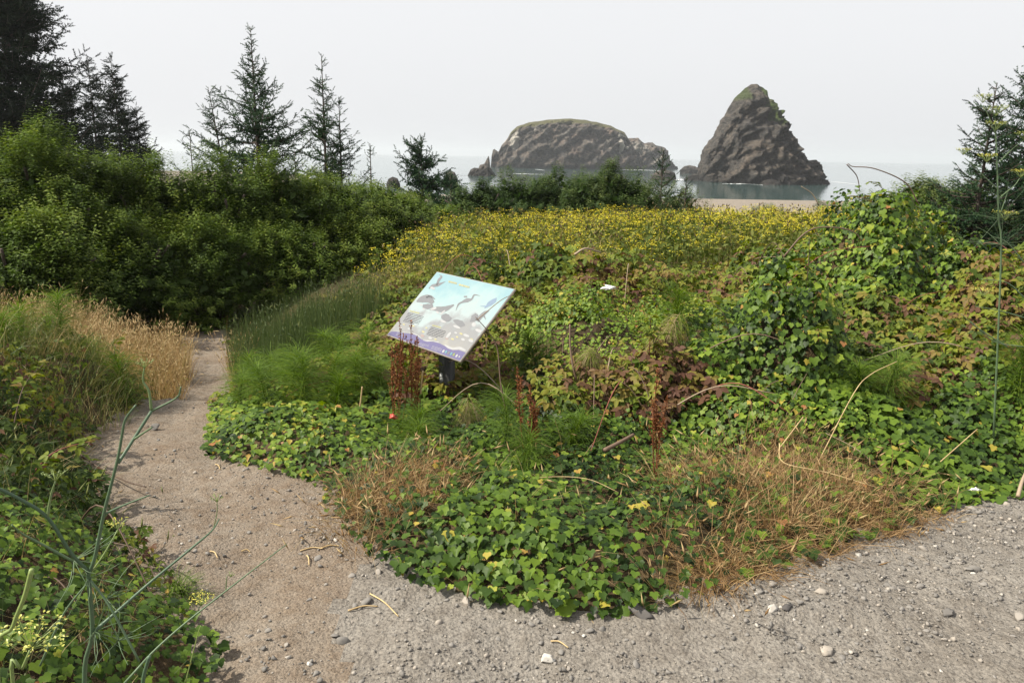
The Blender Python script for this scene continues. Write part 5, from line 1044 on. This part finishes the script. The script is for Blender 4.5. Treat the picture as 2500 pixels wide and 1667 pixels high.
for i, (a_, b_, lab) in enumerate([((850, 1366), (915, 1418), "longest pale straw on the gravel before the ivy"), ((800, 1405), (868, 1395), "pale straw lying left across the gravel"), ((690, 1267), (742, 1262), "straw at the path's right edge below the tuft"), ((735, 1262), (780, 1256), "second straw at the path's right edge below the tuft"),
                                ((705, 1278), (710, 1300), "short upright-lying straw on the path"), ((483, 1268), (500, 1284), "small pale straw in the path's middle"), ((495, 1068), (506, 1080), "pale chip high up on the path"), ((555, 1268), (575, 1270), "tiny straw on the path's middle"), ((1265, 1475), (1305, 1490), "pale straw on the gravel under the ivy's tip")]):
    A_, B_ = gpt(*a_), gpt(*b_); mid = (A_ + B_) / 2 + np.array([0, .01, .010]); A_[2] += .006; B_[2] += .006; stick("straw_stem", [A_, mid, B_], .0032, .0022, STRAW, lab, "straw", sides=5)
def rock_mesh(seed, sub=2):
    r = np.random.default_rng(seed); t_ = (1 + 5 ** .5) / 2
    V = norm(np.array([(-1, t_, 0), (1, t_, 0), (-1, -t_, 0), (1, -t_, 0), (0, -1, t_), (0, 1, t_), (0, -1, -t_), (0, 1, -t_), (t_, 0, -1), (t_, 0, 1), (-t_, 0, -1), (-t_, 0, 1)], float))
    F = [(0, 11, 5), (0, 5, 1), (0, 1, 7), (0, 7, 10), (0, 10, 11), (1, 5, 9), (5, 11, 4), (11, 10, 2), (10, 7, 6), (7, 1, 8), (3, 9, 4), (3, 4, 2), (3, 2, 6), (3, 6, 8), (3, 8, 9), (4, 9, 5), (2, 4, 11), (6, 2, 10), (8, 6, 7), (9, 8, 1)]
    for _ in range(sub - 1):
        V = list(map(tuple, V)); c = {}; nf = []
        def mid(a, b):
            k = (min(a, b), max(a, b))
            if k not in c: V.append(tuple(norm((np.array(V[a]) + np.array(V[b])) / 2))); c[k] = len(V) - 1
            return c[k]
        for a, b, d in F: ab, bd, da = mid(a, b), mid(b, d), mid(d, a); nf += [(a, ab, da), (b, bd, ab), (d, da, bd), (ab, bd, da)]
        F = nf; V = np.array(V)
    V = V * (1 + .22 * r.normal(size=(len(V), 1)) * .6)
    for _ in range(7):                                   # flat broken faces
        nrm_ = norm(r.normal(size=3)); h = r.uniform(.42, .72); dd_ = V @ nrm_; V = np.where((dd_ > h)[:, None], V - (dd_ - h)[:, None] * nrm_, V)
    return V * np.array([1, r.uniform(.6, .9), r.uniform(.4, .65)]), np.array(F)
STONE = leaf_mat("stone", [(0.0, (.075, .070, .068)), (0.35, (.150, .140, .128)), (0.65, (.215, .200, .182)), (0.85, (.30, .265, .225)), (1.0, (.52, .50, .46))], .85, 0.0, .2)
SM = []
for k in range(12):
    V, F = rock_mesh(k, 2); g = Geo(); g.add(V, F, (.32, .42, .5, .55, .58, .62, .7, .75, .38, .85, .55, .95)[k]); SM.append(g.mesh("stone", STONE))
GR = bpy.data.objects["gravel_road"]; DP = bpy.data.objects["dirt_path"]
def bare_points(n, xr, yr):
    x = RNG.uniform(*xr, n); y = RNG.uniform(*yr, n); k = (sdist(x, y) < -.01) & (np.abs(x) < .72 * y + .2) ; return x[k], y[k]
x, y = bare_points(9000, (-3, 3.6), (1.85, 6.2)); gmask = x > GL(y) - .25
edge_ = np.exp(-np.abs(sdist(x, y)) / .30); pr = np.where(gmask, .10 + .75 * edge_ * (y < 4), .03) * (.6 + .8 * (fbm(x * 1.5, y * 1.5) > 0)); k = RNG.random(len(x)) < pr; x, y, gm = x[k], y[k], gmask[k]
sel = RNG.permutation(len(x))[:560]; cnt = {True: 0, False: 0}
for q in sel:
    gq = bool(gm[q])
    if cnt[gq] >= (300 if gq else 70): continue
    cnt[gq] += 1; s_ = min(.030, .0086 * math.exp(.46 * abs(RNG.normal()))) * (1 if gq else .8)
    o_ = bpy.data.objects.new("stone", SM[RNG.integers(12)]); COL.objects.link(o_); o_.parent = GR if gq else DP
    o_.location = (x[q], y[q], float(ground_z(x[q:q + 1], y[q:q + 1])[0]) + s_ * .12); o_.scale = (s_,) * 3; o_.rotation_euler = (RNG.normal() * .2, RNG.normal() * .2, RNG.random() * 6.3)
g = Geo(); x, y = bare_points(95000, (-3, 3.6), (1.85, 6.4)); gmask = x > GL(y) - .3; edge_ = np.exp(-np.abs(sdist(x, y)) / .35)
pr = np.where(gmask, .22 + .85 * edge_, .05 + .16 * edge_) * (.22 + 1.3 * sm(-.3, .5, fbm(x * 1.6 + 5, y * 1.6))); k = RNG.random(len(x)) < pr; x, y = x[k][:24000], y[k][:24000]; n = len(x)
V, F = rock_mesh(77, 1); sz = .0034 * np.exp(.72 * np.abs(RNG.normal(size=n))); sz = np.minimum(sz, .018)
scatter(g, V, F, np.stack([x, y, ground_z(x, y) + sz * .2], -1), frames(UP + rdir(n) * .3, rdir(n)), sz, np.clip(.52 + .22 * RNG.normal(size=n), 0, .9))
link("gravel", g.mesh("gravel", STONE), GR, None, None, None, "stuff")
def bigstone(u, v, r, tint, lab, seed):
    V, F = rock_mesh(seed, 3); p_ = gpt(u, v); g = Geo(); g.add(V * r, F, tint); ob = link("loose_rock", g.mesh("loose_rock", STONE), None, lab, "rock", "loose rocks on the gravel"); ob.location = Vector((p_[0], p_[1], p_[2] + r * .25)); ob.rotation_euler = (0, 0, seed)
bigstone(1472, 1412, .050, .12, "dark brown rock under the tip of the ivy", 31); bigstone(1776, 1402, .030, .92, "pale round stone beside the dark cone on the gravel", 32); bigstone(1808, 1396, .030, .0, "dark bristly cone-like stone beside the pale stone", 33)
bigstone(1885, 1362, .030, .80, "pale flat stone right of the dry grass corner", 34); bigstone(1900, 1498, .034, .85, "pale angular stone low on the right gravel", 35); bigstone(1072, 1385, .030, .8, "flat pale stone before the ivy's left front", 36)
bigstone(1255, 1518, .030, .95, "whitish stone alone near the bottom middle", 37); bigstone(2180, 1412, .026, .25, "reddish brown stone far right on the gravel", 38); bigstone(355, 985, .045, .3, "grey stone at the path's left edge by the step", 39)
# scraps
PAPER = plain("crumpled_paper", (.80, .79, .76), .8, (.66, .65, .62)); REDS = plain("red_plastic", (.50, .075, .045), .5, (.34, .06, .04))
def scrap(u, v, Y, r, mat, lab, name="paper_scrap", cat="litter", seed=1):
    V, F = rock_mesh(seed, 3); rr = np.random.default_rng(seed); V = V * (1 + .25 * rr.normal(size=(len(V), 1))) * np.array([1, .8, .75]) * r; g = Geo(); g.add(V, F); ob = link(name, g.mesh(name, mat), None, lab, cat); ob.location = Vector(dp(u, v, Y))
scrap(1404, 660, 5.55, .040, PAPER, "crumpled white scrap on top of the ivy mound", seed=51); scrap(2242, 1124, 3.62, .022, PAPER, "white scrap at the gravel edge under the right ivy", seed=52); scrap(228, 1238, 2.75, .018, PAPER, "white scrap in the grass left of the path", seed=53); scrap(902, 957, 4.12, .030, REDS, "crumpled orange-red scrap among the horsetails", "red_scrap", seed=54)

# ------------------------------------------------------------------ sea haze
m, t, o = nodes("haze"); pv = t.nodes.new("ShaderNodeVolumePrincipled"); pv.inputs["Color"].default_value = (.80, .83, .88, 1); pv.inputs["Density"].default_value = 0.00024; pv.inputs["Anisotropy"].default_value = 0.2
try: pv.inputs["Density Attribute"].default_value = ""
except Exception: pass
t.links.new(pv.outputs[0], o.inputs["Volume"])
g = Geo(); box(g, np.array([-6500., -60, -14]), np.array([13000., 0, 0]), np.array([0, 7200., 0]), np.array([0, 0, 62.])); link("haze", g.mesh("haze", m), None, "thin pale sea haze over the bay", None, None, "stuff")
